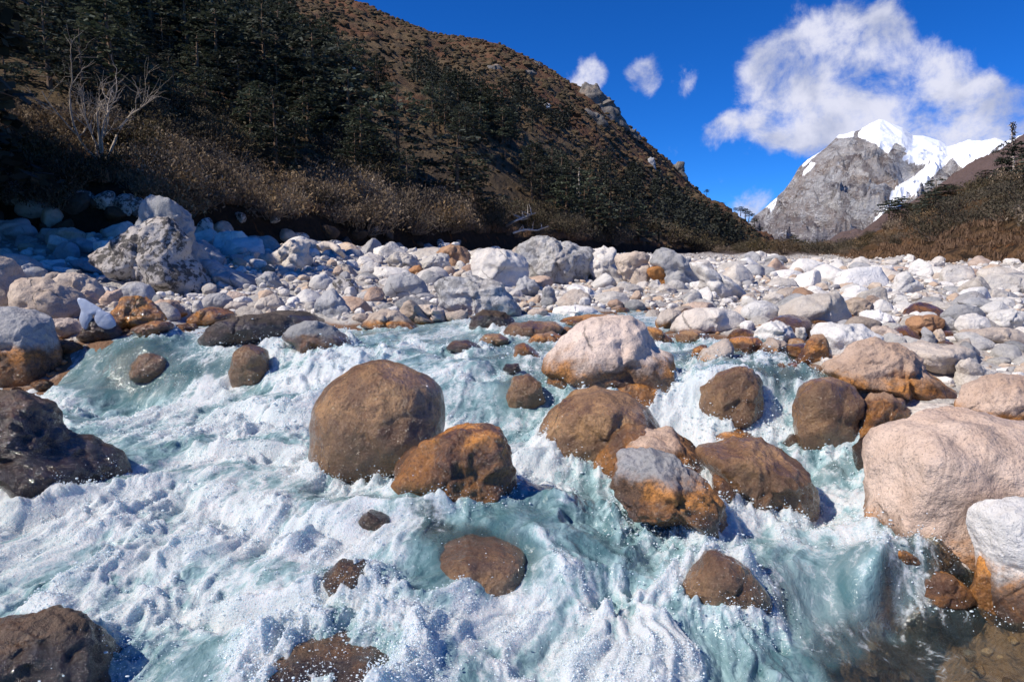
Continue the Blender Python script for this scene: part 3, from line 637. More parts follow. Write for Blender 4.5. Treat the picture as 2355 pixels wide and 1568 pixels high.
R_('4',[(1655,500),(1720,450),(1780,465),(1770,512),(1700,517)],'pale','pale tilted stone between two rounded ones in the row by the angular block',facet=0.72,lod=3)
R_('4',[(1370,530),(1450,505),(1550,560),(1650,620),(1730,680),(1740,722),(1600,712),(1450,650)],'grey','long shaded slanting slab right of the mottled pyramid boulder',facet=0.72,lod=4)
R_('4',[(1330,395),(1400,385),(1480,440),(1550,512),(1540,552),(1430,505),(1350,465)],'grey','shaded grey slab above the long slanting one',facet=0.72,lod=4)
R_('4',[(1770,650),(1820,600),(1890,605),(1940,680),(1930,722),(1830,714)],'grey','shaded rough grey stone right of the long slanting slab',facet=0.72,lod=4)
R_('4',[(2130,670),(2170,620),(2240,613),(2290,660),(2290,722),(2200,727),(2140,712)],'white','round white stone half in shade beside the dark speckled rock',facet=0.37,lod=4)
R_('4',[(2290,670),(2340,640),(2430,650),(2460,700),(2440,745),(2330,742)],'mottled','dark speckled rock right of the round white stone',facet=0.52,lod=4)
R_('4',[(2180,840),(2220,740),(2290,715),(2354,780),(2410,860),(2400,940),(2260,935),(2200,890)],'grey','dappled grey boulder on the bank above the grey topped water boulder',facet=0.72,lod=4)
R_('4',[(2095,850),(2110,815),(2170,808),(2220,860),(2225,912),(2150,895)],'pale','small pale stone with scalloped face left of the dappled grey boulder',facet=0.72,lod=3)
R_('4',[(1480,690),(1520,662),(1590,700),(1592,732),(1500,727)],'white','small pale ridged stone below the long slanting slab',facet=0.82,lod=3)
# --- central bank
R_('5',[(640,210),(700,160),(760,132),(840,150),(890,200),(885,270),(820,297),(720,292),(700,235)],'sand','brown sandstone boulder with a little white stone on top',facet=0.82,lod=4)
R_('5',[(755,133),(770,118),(812,120),(815,137),(785,143)],'white','little white stone lying on top of the brown sandstone boulder',lod=2,dist=22.0,name='pebble',sink=0)
R_('5',[(885,240),(920,190),(1010,170),(1180,180),(1230,222),(1290,290),(1280,345),(1230,412),(1150,452),(1080,410),(950,370),(900,300)],'pale','large grey boulder dappled by tree shadow left of the biggest flat topped one',facet=0.72,lod=5,depth=.7)
R_('5',[(1200,190),(1230,130),(1300,102),(1470,88),(1570,110),(1640,150),(1730,168),(1740,230),(1690,312),(1640,372),(1580,402),(1470,405),(1390,388),(1290,352),(1270,280),(1220,225)],'lichen','largest flat topped pale boulder of the row with rusty patches and gravel on top',facet=0.92,lod=6,depth=.7)
R_('5',[(1720,190),(1800,168),(1880,163),(1892,260),(1908,300),(1900,402),(1830,395),(1740,340),(1700,300)],'pale','squared white block first to the right of the largest flat topped boulder',facet=1.1,lod=4,boxy=.6)
R_('5',[(1895,240),(1940,200),(2040,193),(2100,220),(2117,290),(2082,422),(2010,400),(1915,330)],'tan','tapering pale brown block fourth in the row with a shadow across it',facet=1.1,lod=4,boxy=.7)
R_('5',[(2110,300),(2160,283),(2220,300),(2290,350),(2315,405),(2300,432),(2200,402),(2120,350)],'rust','rusty pink stone leaning on the big grey wedge boulder',facet=0.82,lod=4)
R_('5',[(2125,260),(2160,180),(2220,157),(2290,180),(2354,235),(2430,300),(2485,370),(2472,472),(2354,432),(2250,385),(2190,310)],'grey','big grey wedge boulder with a rounded peak near the end of the row',facet=1.02,lod=5,depth=.7,base=661)
R_('6',[(60,260),(80,245),(120,280),(220,320),(330,380),(400,440),(412,490),(330,512),(220,495),(150,450),(110,360)],'pale','pale slanting slab at the end of the row sloping down to the gravel',facet=0.72,lod=5)
R_('5',[(315,245),(350,205),(400,190),(480,205),(540,265),(540,305),(440,310),(340,290)],'pale','pale faceted boulder left of the brown sandstone one',facet=1.02,lod=4)
R_('5',[(545,260),(620,210),(690,193),(740,215),(720,290),(650,320),(570,320)],'pale','pale sharp edged stones in front of the brown sandstone boulder',facet=1.1,lod=4)
R_('5',[(515,190),(530,165),(600,157),(648,180),(620,225),(560,225)],'grey','small rounded grey stone behind the pale faceted boulder',facet=0.52,lod=3)
R_('5',[(450,325),(490,285),(540,277),(580,325),(540,352),(480,345)],'rust','dark rusty stone between the pale faceted boulder and the shaded one',facet=0.62,lod=3)
R_('5',[(820,335),(830,290),(880,270),(930,295),(937,340),(900,360),(840,357)],'rust','round pinkish brown stone wedged beside the large dappled boulder',facet=0.42,lod=4)
R_('5',[(925,300),(960,285),(1040,300),(1047,360),(1000,372),(935,345)],'tan','squarish cream stone right of the round pinkish brown one',facet=0.92,lod=4,boxy=.65)
R_('5',[(303,430),(330,350),(430,328),(520,350),(580,400),(597,450),(590,497),(480,522),(350,507),(305,462)],'grey','round shaded blue grey boulder left of the big streaked boulder',facet=0.42,lod=4)
R_('5',[(668,420),(720,380),(850,353),(1000,370),(1100,410),(1150,470),(1197,560),(1190,628),(1100,612),(950,602),(800,590),(700,562),(678,490)],'lichen','big streaked grey boulder at the waterline below the large dappled one',facet=0.77,lod=5,depth=.75)
R_('5',[(1183,470),(1230,370),(1270,355),(1330,385),(1362,432),(1330,472),(1240,498)],'grey','dark grey boulder with bright rim under the overhang of the dappled one',facet=0.82,lod=4)
R_('5',[(148,690),(190,620),(280,588),(380,595),(440,640),(525,715),(420,720),(300,708),(200,697)],'tan','grey brown boulder with wet dark right flank at the top of the rapids',wet=.4,soak=.3,facet=0.62,lod=4)
R_('5',[(395,605),(430,535),(480,518),(530,560),(570,622),(655,685),(560,685),(440,640)],'tan','humped tan stone behind the grey brown boulder at the top of the rapids',wet=.15,facet=0.52,lod=4)
R_('5',[(515,550),(620,553),(700,590),(722,662),(660,672),(580,625)],'tan','cracked tan block between the humped stone and the flat cream one',facet=1.02,lod=4)
R_('5',[(715,605),(830,583),(872,600),(862,667),(780,672),(720,645)],'tan','flat cream block at the waterline under the big streaked boulder',wet=.1,facet=0.82,lod=4,boxy=.6)
R_('5',[(265,590),(330,535),(395,595),(330,600)],'grey','small shaded blue triangular stone above the grey brown boulder',facet=0.82,lod=3)
R_('5',[(885,695),(900,640),(980,593),(1050,600),(1130,603),(1190,650),(1202,722),(1100,724),(960,720),(890,712)],'dark','dark humped wet boulder with brown face below the big streaked boulder',wet=.35,soak=.7,facet=0.57,lod=4)
R_('5',[(1110,762),(1160,680),(1300,663),(1480,673),(1535,712),(1480,748),(1300,785),(1180,785)],'brown','flat wet brown rock sheet left of the tall pale dome',wet=1.1,soak=.7,facet=0.37,lod=4)
R_('5',[(1288,795),(1340,750),(1460,738),(1532,770),(1522,812),(1450,830),(1310,828)],'ochre','flattened striped orange stone touching the tall pale dome',wet=.9,soak=.5,facet=0.47,lod=4)
R_('5',[(1495,745),(1510,710),(1560,700),(1620,715),(1600,770),(1540,775)],'ochre','small brown stone just behind the flattened striped orange one',wet=.9,soak=.5,lod=3)
R_('5',[(1500,665),(1560,640),(1700,618),(1890,622),(1850,680),(1700,695),(1520,695)],'rust','long low pale topped rust slab behind the tall pale dome',wet=.7,soak=.5,facet=0.52,lod=4)
R_('5',[(1450,600),(1470,570),(1600,555),(1720,565),(1760,600),(1700,620),(1560,635),(1490,630)],'white','long flat cream slab on the gravel behind the tall pale dome',facet=0.57,lod=4,base=724)
R_('5',[(1280,600),(1320,575),(1390,573),(1425,600),(1410,630),(1300,632)],'tan','rounded tan stone at the waterline left of the long flat cream slab',facet=0.37,lod=4)
R_('5',[(1380,540),(1385,450),(1420,430),(1470,450),(1480,540),(1430,560)],'grey','upright wedge of pale stone on the gravel before the largest boulder',facet=1.1,lod=4,boxy=.6)
R_('5',[(1560,440),(1600,410),(1700,430),(1800,500),(1815,525),(1700,522),(1590,510)],'white','long white slab lying on the gravel in front of the squared white block',facet=0.72,lod=4)
R_('5',[(1830,545),(1850,520),(1900,512),(1942,540),(1930,575),(1870,582)],'rust','small rust coloured stone among white gravel in front of the row',facet=0.52,lod=4)
R_('5',[(2115,420),(2140,385),(2180,378),(2210,420),(2200,450),(2140,450)],'pale','pale pointed block in front of the rusty pink stone',facet=1.1,lod=4)
R_('5',[(1110,1000),(1130,960),(1220,955),(1240,1000),(1180,1020)],'dark','low drowned rock at the crest of the middle chute',wet=1,soak=1.1,lod=3,base=862)
# --- right bank
R_('6',[(-60,650),(0,600),(100,578),(250,573),(360,600),(418,690),(400,742),(200,752),(0,750),(-60,720)],'pale','big pale rounded boulder with tan left flank at the head of the upper pool',facet=0.57,lod=5,wet=.08)
R_('5',[(2170,660),(2200,600),(2260,570),(2330,590),(2354,640),(2340,715),(2240,712),(2180,705)],'tan','rounded tan boulder with brown foot at the left end of the big pale one',wet=.3,facet=0.47,lod=4)
R_('5',[(2100,700),(2180,710),(2250,760),(2290,820),(2260,830),(2180,810),(2120,760)],'ochre','striped wet orange rock leaning behind the right shoulder of the tall pale dome',wet=1,soak=.6,lod=4)
R_('6',[(-60,760),(0,722),(100,722),(180,760),(170,812),(50,815),(-40,800)],'brown','flat brown rock awash below the big pale rounded boulder',wet=1,soak=.7,facet=0.37,lod=4)
R_('6',[(320,790),(400,768),(500,775),(552,820),(500,872),(400,892),(350,845)],'ochre','smooth wet golden brown rock in the upper pool',wet=1.1,soak=.7,facet=0.37,lod=4)
R_('6',[(488,895),(560,820),(610,778),(690,800),(712,880),(690,902),(560,898)],'tan','triangular tan rock with orange foot right of the golden brown one',wet=.45,soak=.3,facet=0.62,lod=4)
R_('6',[(60,900),(70,850),(130,825),(165,830),(150,890),(110,925)],'ochre','small orange rock left of the tilted egg shaped stone',wet=1,soak=.6,lod=3,dist=7.4)
R_('6',[(500,790),(510,720),(600,663),(700,680),(770,760),(740,792),(600,802)],'white','white faceted boulder with tan underside by the upper pool',facet=0.92,lod=4)
R_('6',[(700,650),(710,570),(800,510),(900,480),(1030,460),(1100,520),(1145,600),(1130,672),(950,692),(740,697)],'pale','largest smooth cream boulder in the middle of the sunny gravel',facet=0.62,lod=5,depth=.7,wet=.06)
R_('6',[(1215,680),(1230,600),(1340,588),(1400,620),(1452,690),(1400,712),(1260,707)],'white','bright white boulder with a blue grey cap right of the largest cream one',facet=0.82,lod=4)
R_('6',[(1450,455),(1475,350),(1540,318),(1600,380),(1622,440),(1540,472)],'white','brightest white pointed boulder far up the sunny gravel',facet=0.82,lod=4)
R_('6',[(2045,455),(2060,380),(2180,338),(2354,358),(2400,450),(2300,480),(2200,492),(2100,482)],'pale','broad low pale boulder far out on the gravel near the picture edge',facet=0.62,lod=5)
R_('6',[(1560,680),(1600,630),(1720,613),(1790,650),(1770,712),(1640,738),(1580,715)],'rust','rounded salmon coloured boulder on the sunny gravel',facet=0.52,lod=4)
R_('6',[(1762,665),(1830,628),(1900,670),(1903,732),(1800,722)],'grey','grey banded stone right against the salmon coloured boulder',facet=0.72,lod=4)
R_('6',[(1900,690),(1930,630),(2010,608),(2092,640),(2092,710),(2010,765),(1920,725)],'pale','rounded cream boulder with a tan rim right of the grey banded stone',facet=0.47,lod=4)
R_('6',[(2090,705),(2150,610),(2270,578),(2305,640),(2292,722),(2180,727)],'white','sharp edged white block with a shaded side above the rubble patch',facet=1.1,lod=4)
R_('6',[(1112,500),(1120,440),(1200,413),(1265,440),(1272,500),(1190,532)],'white','rounded white boulder just up the gravel from the brown rimmed one',facet=0.57,lod=4)
R_('6',[(1118,580),(1130,520),(1220,498),(1292,530),(1292,600),(1240,655),(1150,632)],'tan','grey boulder with a rusty brown patch right of the largest cream boulder',facet=0.62,lod=4)
R_('6',[(1295,570),(1350,513),(1430,540),(1458,620),(1350,632)],'white','smooth white stone behind the white boulder with the blue grey cap',facet=0.52,lod=4)
R_('6',[(1850,590),(1890,555),(1950,555),(2000,600),(1950,625),(1880,615)],'grey','dark undercut stone in the middle of the white rubble',facet=0.72,lod=3)
R_('6',[(1900,530),(2000,498),(2100,510),(2152,570),(2120,612),(1980,592)],'grey','grey stone with a brown blotch among white ones',facet=0.52,lod=4)
R_('6',[(2158,565),(2200,510),(2280,498),(2338,540),(2300,582),(2200,582)],'pale','pale flat sided block with dark right face near the picture edge',facet=1.1,lod=4)
R_('6',[(1895,520),(1930,480),(2000,462),(2015,485),(1960,520)],'grey','blue slate coloured slab tilted on the white rubble',facet=1.02,lod=3)
R_('6',[(1930,355),(1950,305),(2020,298),(2052,340),(2045,372),(1970,378)],'pink','rounded pinkish stone far out near the right slope',facet=0.42,lod=4)
R_('6',[(1855,355),(1875,335),(1905,340),(1910,365),(1870,372)],'rust','small rust stone just left of the far rounded pinkish one',facet=0.42,lod=3)
R_('6',[(1255,320),(1320,278),(1385,290),(1392,332),(1280,338)],'white','white flattish boulder at the foot of the right brushy slope',facet=0.72,lod=4)
R_('6',[(1395,270),(1410,240),(1485,240),(1490,275),(1440,300),(1405,300)],'pale','squarish pale block right of the white flattish far boulder',facet=1.02,lod=3,boxy=.6)
R_('6',[(465,255),(490,195),(560,200),(640,205),(667,265),(640,302),(560,292),(470,282)],'white','largest white block of the distant rock cluster',facet=1.02,lod=4,dist=62,boxy=.7)
R_('6',[(458,360),(480,300),(600,268),(682,300),(692,382),(600,395),(480,390)],'grey','dark grey brown block in front of the distant white block',facet=1.02,lod=4,dist=55)
R_('6',[(368,295),(400,233),(460,228),(475,285),(400,308)],'grey','rounded grey rock at the left of the distant white block',facet=0.72,lod=4,dist=60)
R_('6',[(355,345),(390,300),(470,300),(480,345),(420,370)],'pale','small stacked stone below the rounded grey distant rock',facet=0.72,lod=3,dist=57)
R_('6',[(680,290),(700,250),(750,260),(750,300),(700,308)],'tan','brownish stone right of the distant white block',facet=0.82,lod=3,dist=60)
R_('6',[(855,330),(880,265),(920,275),(960,325),(900,335)],'tan','small peaked brownish rock alone at the head of the gravel',facet=0.92,lod=3,dist=75)
R_('6',[(558,500),(620,460),(680,480),(702,547),(620,552),(570,525)],'pale','rounded pale grey stone behind the largest cream boulder',facet=0.52,lod=4)
R_('6',[(338,610),(400,558),(470,578),(515,655),(420,655)],'tan','smooth tan stone above the big pale rounded boulder',facet=0.47,lod=4)
R_('6',[(450,580),(520,535),(590,540),(617,622),(540,625)],'white','white crisp edged stone right of the smooth tan one',facet=0.82,lod=4)
R_('6',[(1860,840),(1950,783),(2010,840),(2022,892),(1920,905)],'tan','pale tan wedge stone above the flat topped slab',facet=0.82,lod=4)
R_('6',[(1640,822),(1650,745),(1690,715),(1730,760),(1740,822)],'grey','pale split stone above the flat topped pinkish slab',facet=1.02,lod=3)
R_('6',[(1730,820),(1730,730),(1780,712),(1805,760),(1800,822)],'tan','tan upright half beside the pale split stone',facet=0.82,lod=3)
R_('6',[(1300,740),(1310,700),(1400,700),(1455,720),(1455,795),(1370,798)],'tan','cracked tan block below the white boulder with the blue grey cap',facet=1.02,lod=4)
R_('6',[(1460,820),(1470,750),(1510,745),(1530,800),(1500,830)],'pink','small pinkish corner stone above the flat topped slab',facet=0.72,lod=3)
R_('6',[(1425,660),(1430,630),(1490,632),(1505,670),(1470,685)],'rust','small orange stone left of the salmon coloured boulder',facet=0.52,lod=3)
R_('6',[(820,745),(840,690),(900,682),(945,700),(930,745),(870,755)],'tan','rounded brown flecked stone below the largest cream boulder',facet=0.42,lod=3)
R_('6',[(765,780),(780,710),(830,705),(850,760),(820,785)],'pale','small upright pale stone right of the white faceted boulder',facet=0.72,lod=3)
R_('6',[(1900,745),(1980,720),(2200,710),(2300,720),(2354,780),(2330,830),(2200,830),(2000,790)],'tan','long low tan boulder half buried in reddish rubble near the picture edge',facet=0.52,lod=4,depth=.5)
# ------------------------------------------------------------------ rushing water
# px, py, foam, clearness
FOAM = [(300,830,.30,.45),(180,840,.35,.35),(480,800,.35,.3),(420,840,.5,.4),(560,830,.6,.4),(200,1010,.50,.0),(120,960,.7,0),(330,950,.75,0),(240,1080,.40,.1),(330,1050,.55,.1),(1100,900,.5,.2),(1130,940,.42,.2),(1180,880,.45,.4),(1215,905,.5,.4),(1200,950,.6,.3),
 (1060,1170,.3,.1),(1110,1190,.2,.15),(1180,1190,.2,.15),(1100,1240,.2,.55),(1160,1290,.2,.6),(1060,1290,.3,.55),(1010,1200,.4,.6),(1140,1150,.25,.2),(1190,1280,.3,.4),
 (1350,1180,.75,0),(1250,1250,1,0),(450,1500,.28,.0),(480,1545,.15,.1),(380,1450,.6,0),(560,1470,.5,0),(830,1500,.35,.1),(960,1520,.35,0),(1040,1520,.3,0),(900,1430,.75,0),(1100,1440,.65,0),
 (1750,1230,.5,.1),(1880,1260,.45,.1),(1950,1300,.25,.35),(2040,1350,.2,.6),(1950,1350,.3,.3),(1850,1330,.4,.3),(1700,1340,.55,.35),(1640,1370,.6,.35),(1850,1400,.4,.3),(1780,1380,.4,.5),(1700,1410,.5,.4),
 (2100,1440,.1,.85),(2200,1500,.0,.95),(2330,1540,0,1),(2200,1400,.06,.8),(2050,1500,.22,.85),(1950,1480,.38,.5),(1980,1545,.28,.75),(2060,1450,.22,.8),(2150,1470,.1,.95),(2120,1560,.12,.8),(1850,1540,.6,.2),(1750,1440,.85,0),(2150,1300,.25,.6),(2000,1300,.4,.15),(2060,1380,.35,.3),(2100,1330,.3,.45),(2150,1390,.22,.55),(2030,1420,.35,.35),(2200,1330,.12,.8),
 (250,780,.3,.2),(450,765,.8,.1),(600,750,.6,.1),(750,760,.55,.1),(870,755,.5,.15),(1000,755,.5,.15),(1080,790,.35,.3),(1150,790,.45,.3),(1200,820,.3,.4),(1280,780,.3,.4),(1350,800,.3,.4),(1300,740,.35,.2),(1450,730,.5,.2),
 (1600,790,.5,.3),(1640,825,.2,.5),(1750,825,.12,.6),(1830,838,.1,.6),(1570,850,.6,.3),(1600,880,.75,.2),(1700,900,.6,.5),(1690,950,.6,.5),(1800,900,.6,.5),(1750,940,.75,.5),(1570,960,.95,.1),(1620,980,.95,.1),(1790,970,.95,.1),(1880,880,.6,.4),
 (560,870,.55,.4),(650,850,.75,.1),(1250,960,.75,.2),
 (0,1250,.85,0),(300,1300,.85,0),(600,1200,.95,0),(900,1300,.9,0),(1200,1400,.9,0),(1400,1350,.95,0),(1500,1250,.95,0),(1600,1500,.9,0),(1200,1540,.75,0),(1350,1480,.9,0),(700,1050,1,0),(500,1000,.9,0),(60,920,.9,0),
 (600,950,.95,0),(800,820,.85,0),(900,810,.85,0),(700,900,1,0),(1000,850,.8,.1),(1220,1010,1,0),(1330,1100,1,0),(1980,1100,.9,.1),(1900,1080,.6,.5),(1950,1180,.95,0),(1600,1180,.9,0),(1750,1200,.7,0),(100,1170,.8,0),(300,1180,.95,0),
 (60,1420,.6,.2),(250,1420,.7,.1),(300,1480,.65,.2),(500,1380,.75,0),(700,1440,.7,.3),(850,1380,.8,.1),(760,1350,.5,.4),(650,1540,.8,.4),(1500,1540,.85,0),(1500,1440,.95,0),(0,1030,.6,.5),(80,1000,.6,.5),(-200,1200,.8,0),(-200,1500,.7,0),(2600,1500,.0,1),(2500,1300,.1,.8),
 (850,1200,.5,.2),(700,1300,.85,.1),(780,1240,.55,0),(950,1080,.85,0)]
_pp, _ff, _cc = [], [], []
for px, py, f, c in FOAM:
    d = hit(px, py, water_z); _pp.append((float(pix(px, py)[0]), math.log(d))); _ff.append(f); _cc.append(c)
_pa = np.array(_pp); _va = np.stack([_ff, _cc], 1)
def foam_field(Q):
    out = np.empty((len(Q), 2))
    for i in range(0, len(Q), 50000):
        D2 = ((Q[i:i + 50000, None] - _pa[None]) ** 2).sum(-1)
        w_ = 1 / (D2 + 2e-4) ** 1.7
        out[i:i + 50000] = (w_ @ _va) / w_.sum(1)[:, None]
    return out[:, 0], out[:, 1]

us = np.concatenate([np.linspace(-1.15, -0.8, 70)[:-1], np.linspace(-0.8, 0.8, 800), np.linspace(0.8, 1.15, 70)[1:]])
rows = [0.9 + i * 0.06 for i in range(22)]
v = rows[-1]
# spacing follows how fine the surface has to be at that distance
pyg = np.linspace(1700, 655, 520)
dg = np.array([hit(1177, p, lambda x, y: 0.04 + 0.62 * sstep(5, 10, y)) for p in pyg]); dg = np.maximum.accumulate(dg)
dg = dg[(dg > v + .01)]
dlin = np.cumsum(np.concatenate([[0], np.minimum(np.diff(dg), 0.09)])) + dg[0]
ds = np.concatenate([rows, dlin[dlin < 17], np.arange(17, 24, .25)])
U, D = np.meshgrid(us, ds)
x = (U * D).ravel(); y = D.ravel()
Wz = water_z(x, y)
Q = np.stack([x / y, np.log(y)], 1)
Qw = Q + np.stack([fbm(xyz(x, y, 31, 1.6), 3), fbm(xyz(x, y, 37, 1.6), 3)], 1) * .030
foam, clear = foam_field(Qw)
# the rapids come down in small steps: a smooth dark lip, a drop, then foam at its foot
ph = (y + .9 * fbm(xyz(x, y, 44, .55), 3) + .18 * np.sin(x * 1.3)) / 1.05
pf = ph - np.floor(ph)
smask = sstep(2.4, 3.2, y) * sstep(9.6, 8.2, y) * sstep(-.25, .15, fbm(xyz(x, y, 47, .5), 2) + .05) * sstep(.2, .5, foam)
Wz = Wz + .105 * smask * (sstep(0, .22, pf) * (1 - pf) * 1.35 - .42)
lip = sstep(.20, .34, pf) * sstep(.72, .45, pf) * smask
footf = (sstep(.16, .0, pf) + sstep(.80, .97, pf)) * smask
foam = np.clip(foam - .42 * lip + .18 * footf, 0, 1)
# rocks push the water up in front of the flow and fold foam round themselves
rim = np.zeros_like(x); bulge = np.zeros_like(x)
cover_z = np.full_like(x, -9.0); veil = np.zeros_like(x)
for (cx_, cy_, rx, ry, top, zb) in ROCKS:
    if cy_ > 14: continue
    if (cx_, cy_) in DROWNED:
        if top < zb - 2 or rx < .24: continue
        e = np.sqrt(((x - cx_) / rx) ** 2 + ((y - cy_) / ry) ** 2); kk_ = e < 1.6
        cover_z[kk_] = np.maximum(cover_z[kk_], zb - .1 + (top - zb + .13) * np.sqrt(np.clip(1 - (e[kk_] / 1.22) ** 2, 0, 1))); veil[kk_] = np.maximum(veil[kk_], sstep(1.06, .75, e[kk_]))
        continue
    k = (np.abs(x - cx_) < rx * 1.9 + .3) & (np.abs(y - cy_) < ry * 1.9 + .3)
    if not k.any(): continue
    e = np.sqrt(((x[k] - cx_) / rx) ** 2 + ((y[k] - cy_) / ry) ** 2)
    dd = (e - 1) * min(rx, ry)
    rim[k] = np.maximum(rim[k], np.exp(-(np.clip(dd, -.05, 9) / 0.10) ** 2))
    up = np.clip((y[k] - cy_) / ry, 0, 1.2)
    bulge[k] = np.maximum(bulge[k], np.exp(-(np.clip(dd, 0, 9) / 0.16) ** 2) * up * 0.09 * min(1, rx / .35))
wet_area = sstep(0.0, 0.10, Wz - ground_z(x, y))
rim *= wet_area
foam = foam * (1 - .55 * veil); clear = np.maximum(clear, .5 * veil)
foam0 = np.clip(foam + 0.35 * rim * (1 - 0.7 * clear), 0, 1)
# flow direction: downstream is towards -y, drifting left; stretch the patterns along it
fx, fy = -0.25, -0.97
a_ = x * fx + y * fy; b_ = x * -fy + y * fx
wp = np.stack([fbm(xyz(x, y, 3, 1.1), 3), fbm(xyz(x, y, 8, 1.1), 3)], 1)
S = xyz(a_ * 0.52 + wp[:, 0] * 0.20, b_ + wp[:, 1] * 0.18)
big = fbm(S * 1.5, 2)
mid = 1 - np.abs(fbm(S * 2.9 + 5, 3)) * 2.6
sm = 1 - np.abs(fbm(S * 7.0 + 9, 3)) * 2.6
ti = 1 - np.abs(fbm(S * 17.0 + 3, 3)) * 2.4
spk = np.clip(perlin(S * 11 + 40) * 1.5 + perlin(S * 23 + 11) * .7 - .35, 0, 1)
act = 0.24 + 0.76 * sstep(0.25, 0.95, foam0)
gradz = np.abs(np.gradient(Wz.reshape(D.shape), axis=0) / np.gradient(D, axis=0)).ravel()
steep = sstep(0.15, 0.6, gradz)
bil = np.abs(fbm(S * 3.6 + 21, 3)); bil2 = np.abs(fbm(S * 9.5 + 33, 3)); bil3 = np.abs(fbm(S * 24 + 55, 2))
lum = fbm(S * 4.2 + 21, 2); lum2 = fbm(S * 9.5 + 33, 2); lum3 = perlin(S * 24 + 55); lum4 = perlin(S * 52 + 5)
h = big * 0.145 * act + (mid - .5) * 0.010 * act + lum * .050 * act + lum2 * .032 * act + (sm - .5) * .005 * act + lum3 * .015 * act + lum4 * .009 * act
h = h + .5 * np.clip(lum + lum2, 0, 1) ** 1.5 * .06 * act + spk ** 2 * 0.03 * act * foam0
h = h * (1 - 0.45 * steep) * sstep(0, .12, wet_area)
h *= 1 - 0.35 * sstep(7, 12, y)
spl = rim * (0.02 + 0.10 * np.clip(perlin(xyz(x, y, 2, 9.0)) + .25, 0, 1) + 0.05 * np.clip(perlin(xyz(x, y, 7, 26.0)), 0, 1)) * foam0
Zw = Wz + h + bulge * wet_area + spl
kc = cover_z > Zw
Zw = np.where(kc, cover_z + (Zw - cover_z) * .0 + h * .25, Zw)
# fold the crests over downstream so that they are not a plain height field
fold = (np.clip(mid - .35, 0, 1) * 0.035 + spk * 0.03) * act * (1 - steep)
j1 = perlin(xyz(x, y, 5, 14)) * 0.012 * foam0; j2 = perlin(xyz(x, y, 15, 14)) * 0.012 * foam0
Xw = x + fx * fold + j1; Yw = y + fy * fold + j2
# foam cover: streaked, open in the troughs
hn = (h - h.mean()) / (h.std() + 1e-6)
cover = foam0 - .01 + 0.13 * np.clip(hn, -2, 2) * (0.4 + foam0) + .50 * fbm(S * .8 + 90, 2) + 0.22 * fbm(S * 2.2 + 70, 4) + 0.22 * (sm - .5) * .8
cover = np.clip(cover, 0, 1.2)
# under the water the bed shows only where it is clear
clear = clear * sstep(1.0, 0.35, foam0 * 0.8)

